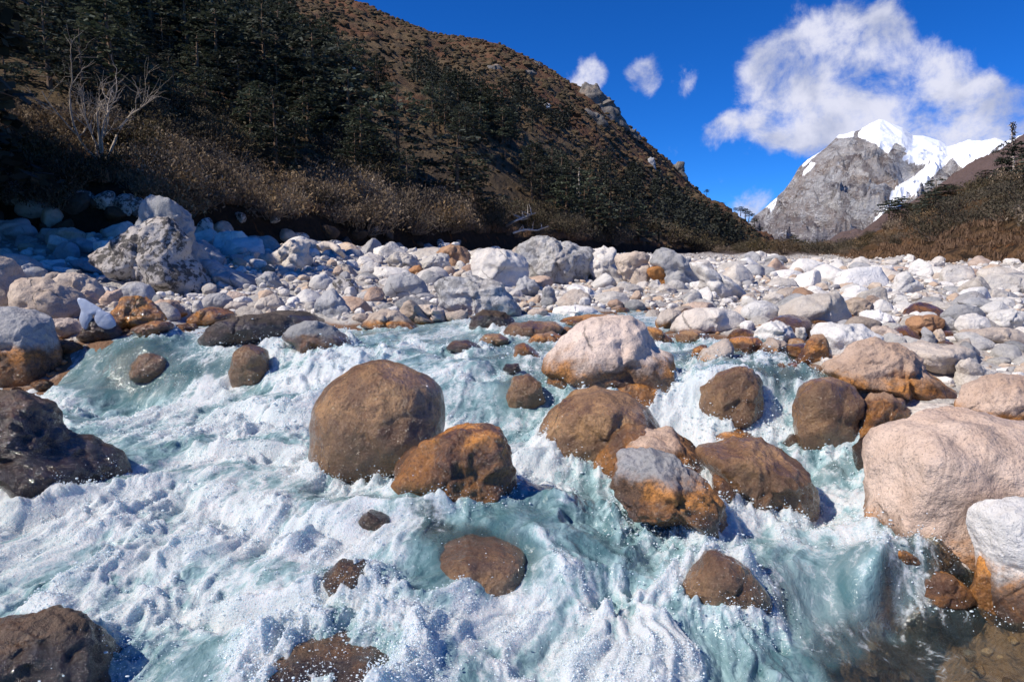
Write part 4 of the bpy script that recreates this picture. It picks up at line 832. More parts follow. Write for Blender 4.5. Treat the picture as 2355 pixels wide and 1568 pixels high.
def water_mat():
    m, t = new_mat('river_water')
    g = t.node('ShaderNodeNewGeometry').outputs['Position']
    fo = attr(t, 'foam'); cl = attr(t, 'clear')
    fl = t.node('ShaderNodeVectorRotate', {'Vector': g, 'Angle': 0.25}, rotation_type='Z_AXIS').outputs[0]
    wv = t.vmath('ADD', t.scale(fl, (1.0, 0.45, 1.0)), t.scale(t.noise(g, 2.2, 4, out='Color'), (.35, .35, .35)))
    n1 = t.noise(wv, 7.0, 9, 0.70, 0.3)
    n2 = t.noise(wv, 30.0, 5, 0.7)
    lace = t.node('ShaderNodeTexVoronoi', {'Vector': t.vmath('ADD', wv, t.scale(t.noise(g, 9, 4, out='Color'), (.12, .12, .12))), 'Scale': 8.0}, feature='DISTANCE_TO_EDGE').outputs['Distance']
    ln = t.ramp(lace, 0.16, 0.0)
    f = t.math('ADD', fo, t.math('MULTIPLY', t.math('SUBTRACT', n1, 0.5), 1.25))
    f = t.math('ADD', f, t.math('MULTIPLY', t.math('SUBTRACT', n2, 0.5), 0.8))
    f = t.math('ADD', f, t.math('MULTIPLY', ln, 0.16))
    white = t.ramp(f, 0.44, .94)
    # bubbles
    bub = t.node('ShaderNodeTexVoronoi', {'Vector': g, 'Scale': 85.0}, feature='F1').outputs['Distance']
    bub2 = t.noise(g, 38.0, 5, 0.75)
    bmp0 = t.node('ShaderNodeBump', {'Height': t.noise(wv, 13.0, 6, 0.65), 'Strength': 0.55, 'Distance': 0.06})
    bmp1 = t.node('ShaderNodeBump', {'Height': t.math('ADD', bub2, t.math('MULTIPLY', bub, 0.35)), 'Strength': 0.8, 'Distance': 0.020, 'Normal': bmp0.outputs[0]})
    rip = t.node('ShaderNodeBump', {'Height': t.noise(wv, 10.0, 5, 0.6), 'Strength': 0.45, 'Distance': 0.05})
    rip2 = t.node('ShaderNodeBump', {'Height': t.noise(wv, 45.0, 3, 0.6), 'Strength': 0.45, 'Distance': 0.012, 'Normal': rip.outputs[0]})
    foamc = t.mix(t.ramp(t.noise(g, 4.0, 4), .3, .7), (.88, .91, .92), (.78, .85, .86))
    foam_b = t.node('ShaderNodeBsdfPrincipled', {'Base Color': foamc, 'Roughness': 0.30, 'IOR': 1.33, 'Normal': bmp1.outputs[0], 'Specular IOR Level': 0.6, 'Subsurface Weight': 0.7, 'Subsurface Radius': (.8, .95, 1.0), 'Subsurface Scale': 0.05})
    tr = t.node('ShaderNodeBsdfTranslucent', {'Color': (.70, .86, .90, 1), 'Normal': bmp1.outputs[0]})
    foam_s = t.node('ShaderNodeMixShader', {0: 0.22, 1: foam_b.outputs[0], 2: tr.outputs[0]})
    # aerated water: pale glacier green
    aer_c = t.mix(t.ramp(t.math('ADD', n1, t.math('MULTIPLY', fo, .3)), .4, .8), (.075, .155, .17), (.34, .48, .50))
    aer = t.node('ShaderNodeBsdfPrincipled', {'Base Color': aer_c, 'Roughness': 0.14, 'IOR': 1.33, 'Normal': rip2.outputs[0]})
    # clear water lets the bed through
    thr = t.node('ShaderNodeBsdfTransparent', {'Color': (.86, .92, .86, 1)})
    gl = t.node('ShaderNodeBsdfGlossy', {'Color': (1, 1, 1, 1), 'Roughness': 0.07, 'Normal': rip2.outputs[0]})
    fr = t.node('ShaderNodeFresnel', {'IOR': 1.33, 'Normal': rip2.outputs[0]})
    clr = t.node('ShaderNodeMixShader', {0: fr.outputs[0], 1: thr.outputs[0], 2: gl.outputs[0]})
    cm = t.ramp(t.math('ADD', cl, t.math('MULTIPLY', t.math('SUBTRACT', n1, .5), .7)), .12, .70, 0, .93)
    body = t.node('ShaderNodeMixShader', {0: cm, 1: aer.outputs[0], 2: clr.outputs[0]})
    out = t.node('ShaderNodeMixShader', {0: white, 1: body.outputs[0], 2: foam_s.outputs[0]})
    finish(t, out.outputs[0]); return m
MAT['water'] = water_mat()
Vw = np.stack([Xw, Yw, Zw], 1)
F = grid_faces(len(ds), len(us))
# leave out what lies buried under the banks
gz = ground_z(x, y)
keep = (Wz - gz > -0.12)[F].any(axis=1)
F = F[keep]
used = np.unique(F); remap = np.full(len(Vw), -1); remap[used] = np.arange(len(used))
water = put('stream_water', make_mesh('stream_water', Vw[used], remap[F], MAT['water'], attrs={'foam': cover[used], 'clear': clear[used]}))
tag(water, kind='structure')

# froth: countless small bubbles and beads of water riding on the foam
fr_ = np.random.default_rng(12)
idx = np.nonzero(used_ok := (Wz - gz > 0.0) & (y > 2.2) & (y < 13) & (np.abs(x / y) < .82))[0]
clump = sstep(.40, .75, .5 + fbm(xyz(x[idx], y[idx], 4, 5.0), 3) * .9 + (lum[idx] + lum2[idx]) * .4)
pr = sstep(.45, .95, cover[idx]) * (.12 + clump) + .8 * rim[idx] * foam0[idx]
idx = idx[fr_.random(len(idx)) < np.clip(pr * .62, 0, .9)]
cell_w = y[idx] * 1.6 / len(us)
bp = np.stack([Xw[idx] + fr_.normal(0, 1, len(idx)) * cell_w * .6, Yw[idx] + fr_.normal(0, 1, len(idx)) * cell_w, Zw[idx] + fr_.exponential(.006, len(idx)) * (1 + 3 * rim[idx]) - .001], 1)
br = np.clip(fr_.lognormal(math.log(.0021), .5, len(idx)), .0009, .0075) * np.clip(y[idx] / 4.5, .7, 2.0)
print('froth', len(idx))
def froth_mat():
    m, t = new_mat('froth')
    p = t.node('ShaderNodeBsdfPrincipled', {'Base Color': (.88, .93, .95, 1), 'Roughness': .16, 'IOR': 1.33, 'Specular IOR Level': .8})
    tr = t.node('ShaderNodeBsdfTranslucent', {'Color': (.8, .92, .95, 1)})
    finish(t, t.node('ShaderNodeMixShader', {0: .35, 1: p.outputs[0], 2: tr.outputs[0]}).outputs[0]); return m
fm = froth_mat()
me = bpy.data.meshes.new('froth_points'); me.vertices.add(len(bp)); me.vertices.foreach_set('co', bp.astype(np.float32).ravel())
at_ = me.attributes.new('size', 'FLOAT', 'POINT'); at_.data.foreach_set('value', br.astype(np.float32))
me.update()
fo_ = put('water_froth', me)
ng = bpy.data.node_groups.new('froth', 'GeometryNodeTree')
ng.interface.new_socket('Geometry', in_out='INPUT', socket_type='NodeSocketGeometry'); ng.interface.new_socket('Geometry', in_out='OUTPUT', socket_type='NodeSocketGeometry')
gi = ng.nodes.new('NodeGroupInput'); go = ng.nodes.new('NodeGroupOutput'); iop = ng.nodes.new('GeometryNodeInstanceOnPoints')
sp_ = ng.nodes.new('GeometryNodeMeshIcoSphere'); sp_.inputs['Radius'].default_value = 1.0; sp_.inputs['Subdivisions'].default_value = 2
sm_ = ng.nodes.new('GeometryNodeSetMaterial'); sm_.inputs['Material'].default_value = fm
ss_ = ng.nodes.new('GeometryNodeSetShadeSmooth')
na = ng.nodes.new('GeometryNodeInputNamedAttribute'); na.data_type = 'FLOAT'; na.inputs['Name'].default_value = 'size'
rv = ng.nodes.new('FunctionNodeRandomValue'); rv.data_type = 'FLOAT_VECTOR'; rv.inputs[0].default_value = (.7, .7, .6); rv.inputs[1].default_value = (1.9, 1.6, 1.2)
ml = ng.nodes.new('ShaderNodeVectorMath'); ml.operation = 'SCALE'
L_ = ng.links.new
L_(gi.outputs[0], iop.inputs['Points']); L_(sp_.outputs[0], sm_.inputs[0]); L_(sm_.outputs[0], ss_.inputs[0]); L_(ss_.outputs[0], iop.inputs['Instance'])
L_(rv.outputs[0], ml.inputs[0]); L_([o_ for o_ in na.outputs if o_.enabled][0], ml.inputs['Scale']); L_(ml.outputs[0], iop.inputs['Scale']); L_(iop.outputs[0], go.inputs[0])
md = fo_.modifiers.new('froth', 'NODES'); md.node_group = ng
tag(fo_, 'white froth of bubbles and beads riding on the foaming stream', 'foam', kind='stuff')

# spray: droplets thrown up where water strikes rock and at the crests
def drop_mat():
    m, t = new_mat('water_drop')
    p = t.node('ShaderNodeBsdfPrincipled', {'Base Color': (.86, .91, .94, 1), 'Roughness': 0.05, 'IOR': 1.33, 'Transmission Weight': 0.35})
    finish(t, p.outputs[0]); return m
SPRAY = [(560,810,70,40,500,.30),(620,800,60,40,350,.25),(820,800,110,40,600,.20),(1020,960,40,60,300,.30),(1180,1000,50,30,200,.2),(1300,920,60,30,350,.22),(1190,810,50,25,220,.15),(1590,930,60,70,500,.35),(1760,940,80,60,500,.35),(1900,870,50,25,300,.2),
 (1560,1180,60,30,350,.25),(1600,1260,40,60,450,.3),(1690,1370,60,60,250,.2),(60,1130,140,25,350,.15),(260,1120,60,50,250,.2),(430,860,80,40,300,.25),(800,1340,70,60,350,.22),(330,1470,80,60,400,.2),(150,1400,120,60,250,.15),
 (1190,1320,80,30,250,.12),(1700,1480,60,60,300,.15),(1450,1300,150,60,300,.12),(900,1250,200,80,300,.10),(500,1200,250,80,400,.12),(700,1050,120,60,350,.15),(300,960,200,60,300,.12),(2020,1180,30,60,150,.15),(1330,1100,60,40,200,.2),(950,1050,60,30,200,.2),(280,1350,150,60,200,.1),(1300,1450,250,60,300,.08)]
pts, rr = [], []
r2 = np.random.default_rng(3)
for px, py, sx, sy, n, hh in SPRAY:
    n = int(n * .6)
    qx = r2.normal(px, sx * .6, n); qy = r2.normal(py, sy * .6, n)
    d0 = hit(px, min(py + sy * .5, 1560), water_z)
    for a, b in zip(qx, qy):
        u, E = pix(a, b); d = d0 * (1 + r2.normal(0, .03))
        xx, yy = u * d, d
        pts.append((xx, yy)); rr.append(hh)
pts = np.array(pts); rr = np.array(rr)
zb = water_z(pts[:, 0], pts[:, 1])
hgt = r2.exponential(0.38, len(pts)) * rr
rad = np.clip(r2.lognormal(math.log(.0016), .5, len(pts)), .001, .0075) * np.clip(pts[:, 1] / 5, .6, 1.6)
ctr = np.stack([pts[:, 0], pts[:, 1], zb + hgt + .01], 1)
me = bpy.data.meshes.new('spray_points'); me.vertices.add(len(ctr)); me.vertices.foreach_set('co', ctr.astype(np.float32).ravel())
at_ = me.attributes.new('size', 'FLOAT', 'POINT'); at_.data.foreach_set('value', rad.astype(np.float32)); me.update()
spray = put('water_spray', me)
md = spray.modifiers.new('spray', 'NODES'); md.node_group = ng
tag(spray, 'fine white droplets of spray thrown up around the wet boulders', 'spray', kind='stuff')
# ------------------------------------------------------------------ hills and mountain
class Slope:
    """hillside seen across the valley: foot line and ridge line given as (pixel x, pixel y, distance)"""
    def __init__(s, foot, ridge, power=1.0, bump=None, step=0.0, back=0.5):
        f = np.array(foot, float); r = np.array(ridge, float)
        fu, fE = pix(f[:, 0], f[:, 1]); ru, rE = pix(r[:, 0], r[:, 1])
        s.u0, s.u1 = ru.min(), ru.max()
        s.fu, s.ft, s.fz = fu, f[:, 2], CAMH + fE * f[:, 2]
        s.ru, s.rt, s.rz = ru, r[:, 2], CAMH + rE * r[:, 2]
        s.p, s.bump, s.step, s.back = power, bump, step, back
    def lines(s, u):
        tf = np.exp(np.interp(u, s.fu, np.log(s.ft))); zf = np.interp(u, s.fu, s.fz)
        tr = np.exp(np.interp(u, s.ru, np.log(s.rt))); zr = np.interp(u, s.ru, s.rz / s.rt) * tr
        return tf, zf, tr, zr
    def z(s, u, t, smooth=False):
        tf, zf, tr, zr = s.lines(u)
        q = (t - tf) / (tr - tf)
        base = zf + (zr - zf) * np.where(q > 0, np.abs(q) ** s.p, q * 0.3)
        over = np.clip(q - 1, 0, None)
        base = np.where(q > 1, zr - (zr - zf) * s.back * over, base)
        if s.step: base = base + s.step * sstep(0, 1, (t - tf) / 1.6) * (1 - sstep(.0, 1., (t - tf - 6) / 40) * .5)
        if not smooth and s.bump is not None: base = base + s.bump(u * t, t, q)
        return base
    def mesh(s, nu, nt, tmax=1.35, tmin=-.02, warp=1.6, umar=0.0):
        u = np.linspace(s.u0 - umar, s.u1 + umar, nu); q = tmin + (tmax - tmin) * np.linspace(0, 1, nt) ** warp
        U, Qq = np.meshgrid(u, q)
        tf, zf, tr, zr = s.lines(U.ravel())
        t = tf + Qq.ravel() * (tr - tf)
        z = s.z(U.ravel(), t)
        return np.stack([U.ravel() * t, t, z], 1), grid_faces(nt, nu), U.ravel(), Qq.ravel()
    def at(s, px, py, n=500):
        u, E = pix(px, py); tf, zf, tr, zr = s.lines(np.array([u]))
        t = tf[0] + (tr[0] - tf[0]) * np.linspace(0, 1, n) ** 1.5
        z = s.z(np.full(n, float(u)), t); ok = z >= CAMH + E * t
        i = int(np.argmax(ok)) if ok.any() else n - 1
        return float(u * t[i]), float(t[i]), float(z[i])

def hill_bump(x, y, q):
    d = np.clip(y, 10, 900)
    return ((fbm(xyz(x, y, 1, 1 / 60.), 4) * 7 * np.clip(d / 300, .05, 1) + ridged(xyz(x, y, 4, 1 / 110.), 3) * 9 * np.clip((d - 80) / 400, 0, 1) - 8 * np.clip((d - 80) / 400, 0, 1)) * (1 - .85 * sstep(.7, .98, q))
            + fbm(xyz(x, y, 2, 1 / 3.), 3) * .5 * np.clip(d / 60, .3, 2.5)) * sstep(-.02, .1, q)
left_hill = Slope(
    foot=[(-900,520,20),(-300,530,22),(0,545,25),(300,560,26),(500,572,31),(700,585,36),(1000,590,50),(1300,588,85),(1500,590,125),(1650,590,200),(1760,585,380),(1850,583,600)],
    ridge=[(-900,-900,300),(-300,-620,330),(0,-420,360),(300,-220,400),(500,-90,430),(640,-25,450),(745,0,470),(820,14,480),(900,42,490),(1000,80,500),(1080,95,510),(1150,105,520),(1240,148,540),(1300,186,550),(1380,232,560),(1440,288,570),(1500,340,590),(1550,385,600),(1575,410,600),(1620,452,610),(1680,490,620),(1720,520,640),(1760,552,660),(1790,575,680),(1850,590,700)],
    bump=hill_bump, step=1.3, back=.4)
def right_bump(x, y, q):
    return (fbm(xyz(x, y, 6, 1 / 9.), 4) * 1.5 + fbm(xyz(x, y, 2, 1 / 2.), 3) * .35) * sstep(-.02, .15, q)
right_bank = Slope(
    foot=[(1840,598,170),(1900,600,130),(1960,606,95),(2040,609,72),(2100,612,58),(2170,626,44),(2230,610,44),(2300,606,42),(2400,600,38),(2700,600,30),(3200,600,22)],
    ridge=[(1840,596,230),(1880,588,210),(1920,580,190),(1960,570,160),(2000,552,140),(2050,528,125),(2090,508,115),(2130,470,105),(2200,445,100),(2260,428,98),(2310,412,95),(2355,395,92),(2500,330,88),(2800,200,80),(3200,60,70)],
    bump=right_bump, step=.8, back=.25, power=.95)
def mid_bump(x, y, q): return (fbm(xyz(x, y, 6, 1 / 90.), 4) * 16 + fbm(xyz(x, y, 6, 1 / 14.), 3) * 2.5) * sstep(0, .2, q)
brown_spur = Slope(
    foot=[(1840,590,900),(1900,590,850),(2100,592,800),(2400,592,700),(2800,592,600)],
    ridge=[(1840,585,1200),(1872,577,1200),(1910,555,1200),(1935,538,1200),(1985,528,1150),(2050,490,1300),(2088,468,1350),(2140,436,1400),(2198,405,1450),(2250,372,1480),(2305,338,1500),(2340,322,1500),(2500,230,1500),(2800,60,1500)],
    bump=mid_bump, back=.3)
def peak_bump(x, y, q):
    e = sstep(0, .15, q)
    P = xyz(x, y, 0, 1 / 900.)
    W_ = np.stack([fbm(P * 1.3 + 3, 3), fbm(P * 1.3 + 9, 3), np.zeros(len(x))], 1)
    return ((ridged(P * 1.7 + W_ * .6, 6, .56) - 1.25) * 215 + (ridged(np.stack([P[:, 0] * 2.6, P[:, 1] * .5, P[:, 2]], 1) + W_ * .5 + 7, 3, .5) - 1.1) * 110 * sstep(.75, .35, q) * sstep(.05, .3, q)) * e * (1 - .82 * sstep(.80, 1.0, q)) * (1 - .55 * sstep(.55, .8, q))
snow_peak = Slope(
    foot=[(1600,590,4200),(1730,590,4200),(1870,585,4000),(2000,585,4000),(2200,585,4000),(2400,585,4000),(2800,585,4000)],
    ridge=[(1600,620,6200),(1690,560,6200),(1735,496,6200),(1765,474,6200),(1800,442,6300),(1812,425,6300),(1835,390,6350),(1850,372,6400),(1895,340,6450),(1930,312,6500),(1950,305,6500),(1975,300,6550),(1990,292,6550),(2012,279,6600),(2022,275,6600),(2045,283,6600),(2075,295,6600),(2100,312,6650),(2125,313,6650),(2160,325,6650),(2180,336,6700),(2200,331,6700),(2230,320,6700),(2260,322,6700),(2290,317,6700),(2310,325,6700),(2330,318,6700),(2355,311,6700),(2500,250,6700),(2800,150,6700)],
    bump=peak_bump, back=.6, power=1.15)

def hill_mat(name, brush, brush2, red, soil, far=False):
    m, t = new_mat(name)
    g = t.node('ShaderNodeNewGeometry').outputs['Position']
    s = .25 if far else 1.0
    q = attr(t, 'q')
    n = t.noise(g, .035 * s, 6, .6)
    c = t.mix(t.ramp(t.noise(g, .35 * s, 6, .65), .35, .65), brush, brush2)
    c = t.mix(t.math('MULTIPLY', t.ramp(t.math('ADD', n, t.math('MULTIPLY', q, .26)), .54, .70), .7), c, red)
    c = t.mix(t.ramp(t.noise(g, 1.4 * s, 5, .7), .50, .72), c, tuple(v * .4 for v in brush))
    c = t.mix(t.math('MULTIPLY', attr(t, 'bank'), .95), c, t.mix(t.ramp(t.noise(g, 1.1, 6, .6), .4, .65), soil, (.035,.025,.018)))
    c = t.mix(t.math('MULTIPLY', t.ramp(t.noise(t.scale(g, (1, 1, .6)), .9, 6, .6), .60, .68), t.math('MULTIPLY', attr(t, 'bank'), .75)), c, (.22,.085,.03))
    b = t.node('ShaderNodeBump', {'Height': t.noise(g, .8 * s, 8, .7), 'Strength': 1.0, 'Distance': 1.1 / s})
    p = t.node('ShaderNodeBsdfPrincipled', {'Base Color': c, 'Roughness': .95, 'Normal': b.outputs[0], 'Specular IOR Level': .1})
    finish(t, p.outputs[0]); return m
MAT['hill'] = hill_mat('hill_brush', (.165,.115,.066), (.11,.080,.048), (.16,.070,.040), (.055,.036,.024))
MAT['bank'] = hill_mat('bank_brush', (.10,.066,.036), (.06,.043,.026), (.16,.08,.035), (.22,.125,.065))
MAT['spur'] = hill_mat('spur_brush', (.125,.095,.095), (.105,.078,.072), (.15,.10,.085), (.14,.10,.09), far=True)
def put_slope(s, name, nu, nt, mat, bankw=2.6, **k):
    V, F, u, q = s.mesh(nu, nt, **k)
    tf = s.lines(u)[0]
    bank = sstep(bankw * 1.5, bankw * .7, V[:, 1] - tf) if bankw else np.zeros(len(V))
    o = put(name, make_mesh(name, V, F, mat, attrs={'q': np.clip(q, 0, 1.2), 'bank': bank})); tag(o, kind='structure'); return o
put_slope(left_hill, 'forest_hill', 460, 240, MAT['hill'], bankw=3.2)
put_slope(right_bank, 'brush_hill', 200, 120, MAT['bank'], bankw=6.0, tmax=2.2)
put_slope(brown_spur, 'distant_hill', 220, 120, MAT['spur'], bankw=0)

# snow mountain
V, F, u, q = snow_peak.mesh(460, 300, warp=1.0, tmax=1.25)
px_, py_ = unpix(V[:, 0], V[:, 1], V[:, 2])
w1 = fbm(V / 260., 4) * 26; w2 = fbm(V / 260. + 50, 4) * 20
# snow fields, in the same outline units as the ridge
SNOW = [[(1972,318),(1985,285),(2024,260),(2060,270),(2130,300),(2205,325),(2260,330),(2300,330),(2170,362),(2120,380),(2085,376),(2072,362),(2088,345),(2060,330),(2045,352),(2010,330),(1990,322)],
        [(2205,322),(2260,310),(2290,305),(2240,335),(2205,352),(2190,365),(2140,410),(2100,450),(2060,485),(2010,525),(1998,520),(2030,480),(2048,455),(2060,430),(2110,400),(2170,355)],
        [(2190,350),(2230,318),(2300,312),(2325,318),(2280,345),(2250,375),(2215,398),(2205,385),(2190,362)],
        [(2300,330),(2360,300),(2420,290),(2420,330),(2350,335),(2290,372),(2265,380),(2290,350)],
        [(1840,385),(1880,345),(1945,298),(1975,295),(1960,318),(1920,320),(1885,350),(1855,380)],
        [(1842,398),(1868,372),(1878,372),(1862,394),(1845,405)],
        [(1762,477),(1785,455),(1792,458),(1770,480)]]
sn = np.zeros(len(V))
def seg_poly_soft(poly, soft):
    o = np.zeros(len(V))
    for k in range(5):
        ang = k * 2.4; r = soft * (k / 5.) 
        o += in_poly(px_ + w1 * .28 + r * math.cos(ang), py_ + w2 * .22 + r * math.sin(ang), poly)
    return o / 5
for P_ in SNOW: sn = np.maximum(sn, seg_poly_soft(P_, 5))
# streaks of snow lying on ledges
ledge = sstep(.52, .75, ridged(np.stack([V[:, 0] / 420 + w1 * .02, V[:, 1] / 900, V[:, 2] / 150 + w2 * .01], 1), 4) * .55)
dust = sstep(150, 600, V[:, 2]) * .0 + .42 * ledge
def peak_mat():
    m, t = new_mat('peak_rock_snow')
    g = t.node('ShaderNodeNewGeometry').outputs['Position']
    s = attr(t, 'snow'); l = attr(t, 'ledge'); lowr = attr(t, 'low')
    wv = t.vmath('ADD', t.scale(g, (.0022, .0022, .0075)), t.scale(t.noise(g, .0012, 6, .6, out='Color'), (3.4, 3.4, 4.5)))
    n1 = t.noise(wv, 1.0, 12, .72, .6)
    n2 = t.noise(g, .011, 10, .75)
    n1b = t.noise(t.vmath('ADD', t.scale(g, (.004, .004, .0042)), t.scale(t.noise(g, .0022, 5, .6, out='Color'), (3.0, 3.0, 3.0))), 1.0, 8, .62, .5)
    c = t.mix(t.ramp(n1, .42, .56), (.34,.295,.28), (.62,.60,.60))
    c = t.mix(t.ramp(n1b, .50, .58, 0, .85), c, (.66,.64,.63))
    c = t.mix(t.ramp(n1b, .47, .41, 0, .85), c, (.19,.165,.165))
    big_ = t.noise(t.scale(g, (.0011, .0011, .0016)), 1.0, 3, .5, .4)
    c = t.mix(t.ramp(big_, .50, .60, 0, .35), c, t.mix(n1, (.20,.15,.13), (.36,.28,.24)))
    c = t.mix(t.ramp(t.noise(g, .0016, 5, .6), .48, .62, 0, .55), c, (.37,.27,.21))
    c = t.mix(t.ramp(n2, .46, .60, 0, .5), c, (.50,.49,.49))
    c = t.mix(t.ramp(t.noise(wv, 3.1, 8, .7), .54, .66, 0, .6), c, (.16,.14,.145))
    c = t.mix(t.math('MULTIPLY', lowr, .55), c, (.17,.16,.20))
    veins = t.ramp(t.math('ABSOLUTE', t.math('SUBTRACT', t.noise(wv, 1.7, 6, .6, .5), .5)), .025, .0)
    c = t.mix(t.math('MULTIPLY', veins, .85), c, (.78,.76,.74))
    gul = t.noise(t.vmath('ADD', t.scale(g, (.010, .002, .0016)), t.scale(t.noise(g, .0016, 4, .6, out='Color'), (2.2, 2.2, 2.2))), 1.0, 6, .6)
    c = t.mix(t.ramp(gul, .53, .60, 0, .6), c, (.17,.15,.16))
    c = t.mix(t.math('MULTIPLY', t.ramp(t.math('ADD', l, t.math('MULTIPLY', t.math('SUBTRACT', n2, .5), 1.2)), .34, .6), .6), c, (.68,.68,.70))
    c = t.mix(t.ramp(t.math('ADD', s, t.math('MULTIPLY', t.math('SUBTRACT', n2, .5), .8)), .42, .58), c, (.90,.92,.96))
    b = t.node('ShaderNodeBump', {'Height': t.math('ADD', t.math('MULTIPLY', n1, 1.6), t.math('ADD', n1b, t.noise(g, .02, 8, .75))), 'Strength': t.ramp(s, .3, .8, 1.0, .15), 'Distance': 60.0})
    p = t.node('ShaderNodeBsdfPrincipled', {'Base Color': c, 'Roughness': .9, 'Normal': b.outputs[0], 'Specular IOR Level': .1})
    finish(t, p.outputs[0]); return m
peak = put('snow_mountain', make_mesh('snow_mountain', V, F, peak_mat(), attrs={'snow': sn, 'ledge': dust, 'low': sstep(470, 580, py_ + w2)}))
tag(peak, kind='structure')

# ------------------------------------------------------------------ vegetation builders
def leaf_mat(name, a, b, trans=.25):
    m, t = new_mat(name)
    g = t.node('ShaderNodeNewGeometry')
    oi = t.node('ShaderNodeObjectInfo').outputs['Random']
    c = t.mix(g.outputs['Random Per Island'], a, b)
    c = t.node('ShaderNodeHueSaturation', {'Color': c, 'Value': t.ramp(oi, 0, 1, .5, 1.5, 'LINEAR'), 'Saturation': t.ramp(t.math('FRACT', t.math('MULTIPLY', oi, 7.3)), 0, 1, .75, 1.3, 'LINEAR')}).outputs[0]
    p = t.node('ShaderNodeBsdfPrincipled', {'Base Color': c, 'Roughness': .75, 'Specular IOR Level': .25})
    tr = t.node('ShaderNodeBsdfTranslucent', {'Color': c})
    finish(t, t.node('ShaderNodeMixShader', {0: trans, 1: p.outputs[0], 2: tr.outputs[0]}).outputs[0]); return m
MAT['fir'] = leaf_mat('fir_needles', (.030,.040,.028), (.095,.105,.075))
MAT['brushleaf'] = leaf_mat('brush_twigs', (.12,.085,.050), (.24,.175,.115), .15)
MAT['darkleaf'] = leaf_mat('dark_brush_leaves', (.045,.042,.025), (.10,.075,.045), .15)
MAT['redgrass'] = leaf_mat('rust_grass', (.13,.07,.033), (.23,.125,.062), .25)
def bark_mat(name, a, b):
    m, t = new_mat(name)
    P, rn = coords(t)
    c = t.mix(t.noise(t.scale(P, (1, 1, .25)), 9, 5, .6), a, b)
    bb = t.node('ShaderNodeBump', {'Height': t.noise(t.scale(P, (1, 1, .3)), 14, 4), 'Strength': .6, 'Distance': .04})
    finish(t, t.node('ShaderNodeBsdfPrincipled', {'Base Color': c, 'Roughness': .9, 'Normal': bb.outputs[0]}).outputs[0]); return m
MAT['bark'] = bark_mat('conifer_bark', (.10,.062,.038), (.20,.125,.08))
MAT['palebark'] = bark_mat('weathered_wood', (.42,.35,.29), (.66,.58,.50))
MAT['greybark'] = bark_mat('grey_birch_bark', (.24,.19,.15), (.46,.39,.32))
MAT['twig'] = bark_mat('shrub_wood', (.16,.115,.085), (.30,.23,.175))

def conifer_geo(H, seed, quads_per=34, nb=46, layered=.6, bare=.22):
    r = np.random.default_rng(seed)
    n = 9; zz = np.linspace(0, H, n)
    bend = np.cumsum(r.normal(0, .03 * H / 9, (n, 2)), 0)
    tp = np.stack([bend[:, 0], bend[:, 1], zz], 1)
    parts = [tube(tp, np.linspace(.026 * H, .004 * H, n), 7)]
    C, A, B = [], [], []
    for i in range(nb):
        f = bare + (1 - bare) * (i + r.random()) / nb
        z0 = f * H
        if r.random() < .16: continue
        L = H * (.30 * math.sqrt(max(0, 1 - f ** 2.2)) + .05) * r.uniform(.45, 1.2)
        th = i * 2.4 + r.uniform(-.5, .5)
        d = np.array([math.cos(th), math.sin(th)])
        b0 = np.array([np.interp(z0, zz, tp[:, 0]), np.interp(z0, zz, tp[:, 1]), z0])
        s = np.linspace(0, 1, 5)
        droop = r.uniform(-.02, .22)
        pts = b0 + np.stack([d[0] * s * L, d[1] * s * L, (.15 * s - droop * s ** 2 * 1.3) * L], 1)
        parts.append(tube(pts, np.linspace(.0075 * H, .002 * H, 5) * (1.1 - f * .6), 3))
        m = int(quads_per * (.4 + L / (H * .3)))
        ss = r.uniform(.28, 1.05, m) ** .8
        pos = b0 + np.stack([d[0] * ss * L, d[1] * ss * L, (.15 * ss - droop * ss ** 2 * 1.3) * L], 1)
        wdt = .20 * L * (1.15 - .5 * ss) + .02 * H
        side = r.normal(0, 1, m) * wdt
        pos += np.stack([-d[1] * side, d[0] * side, r.normal(0, .018 * H, m) * layered + .012 * H - np.abs(side) * .12], 1)
        sz = H * r.uniform(.010, .024, m)
        a = r.normal(0, 1, (m, 3)); a[:, 2] *= .45; a /= np.linalg.norm(a, axis=1)[:, None]
        nrm = r.normal(0, .55, (m, 3)) + np.array([0, 0, 1.0]); b = np.cross(nrm, a); b /= np.linalg.norm(b, axis=1)[:, None] + 1e-9
        C.append(pos); A.append(a * sz[:, None]); B.append(b * sz[:, None] * .55)
    return join(parts), quads(np.concatenate(C), np.concatenate(A), np.concatenate(B))

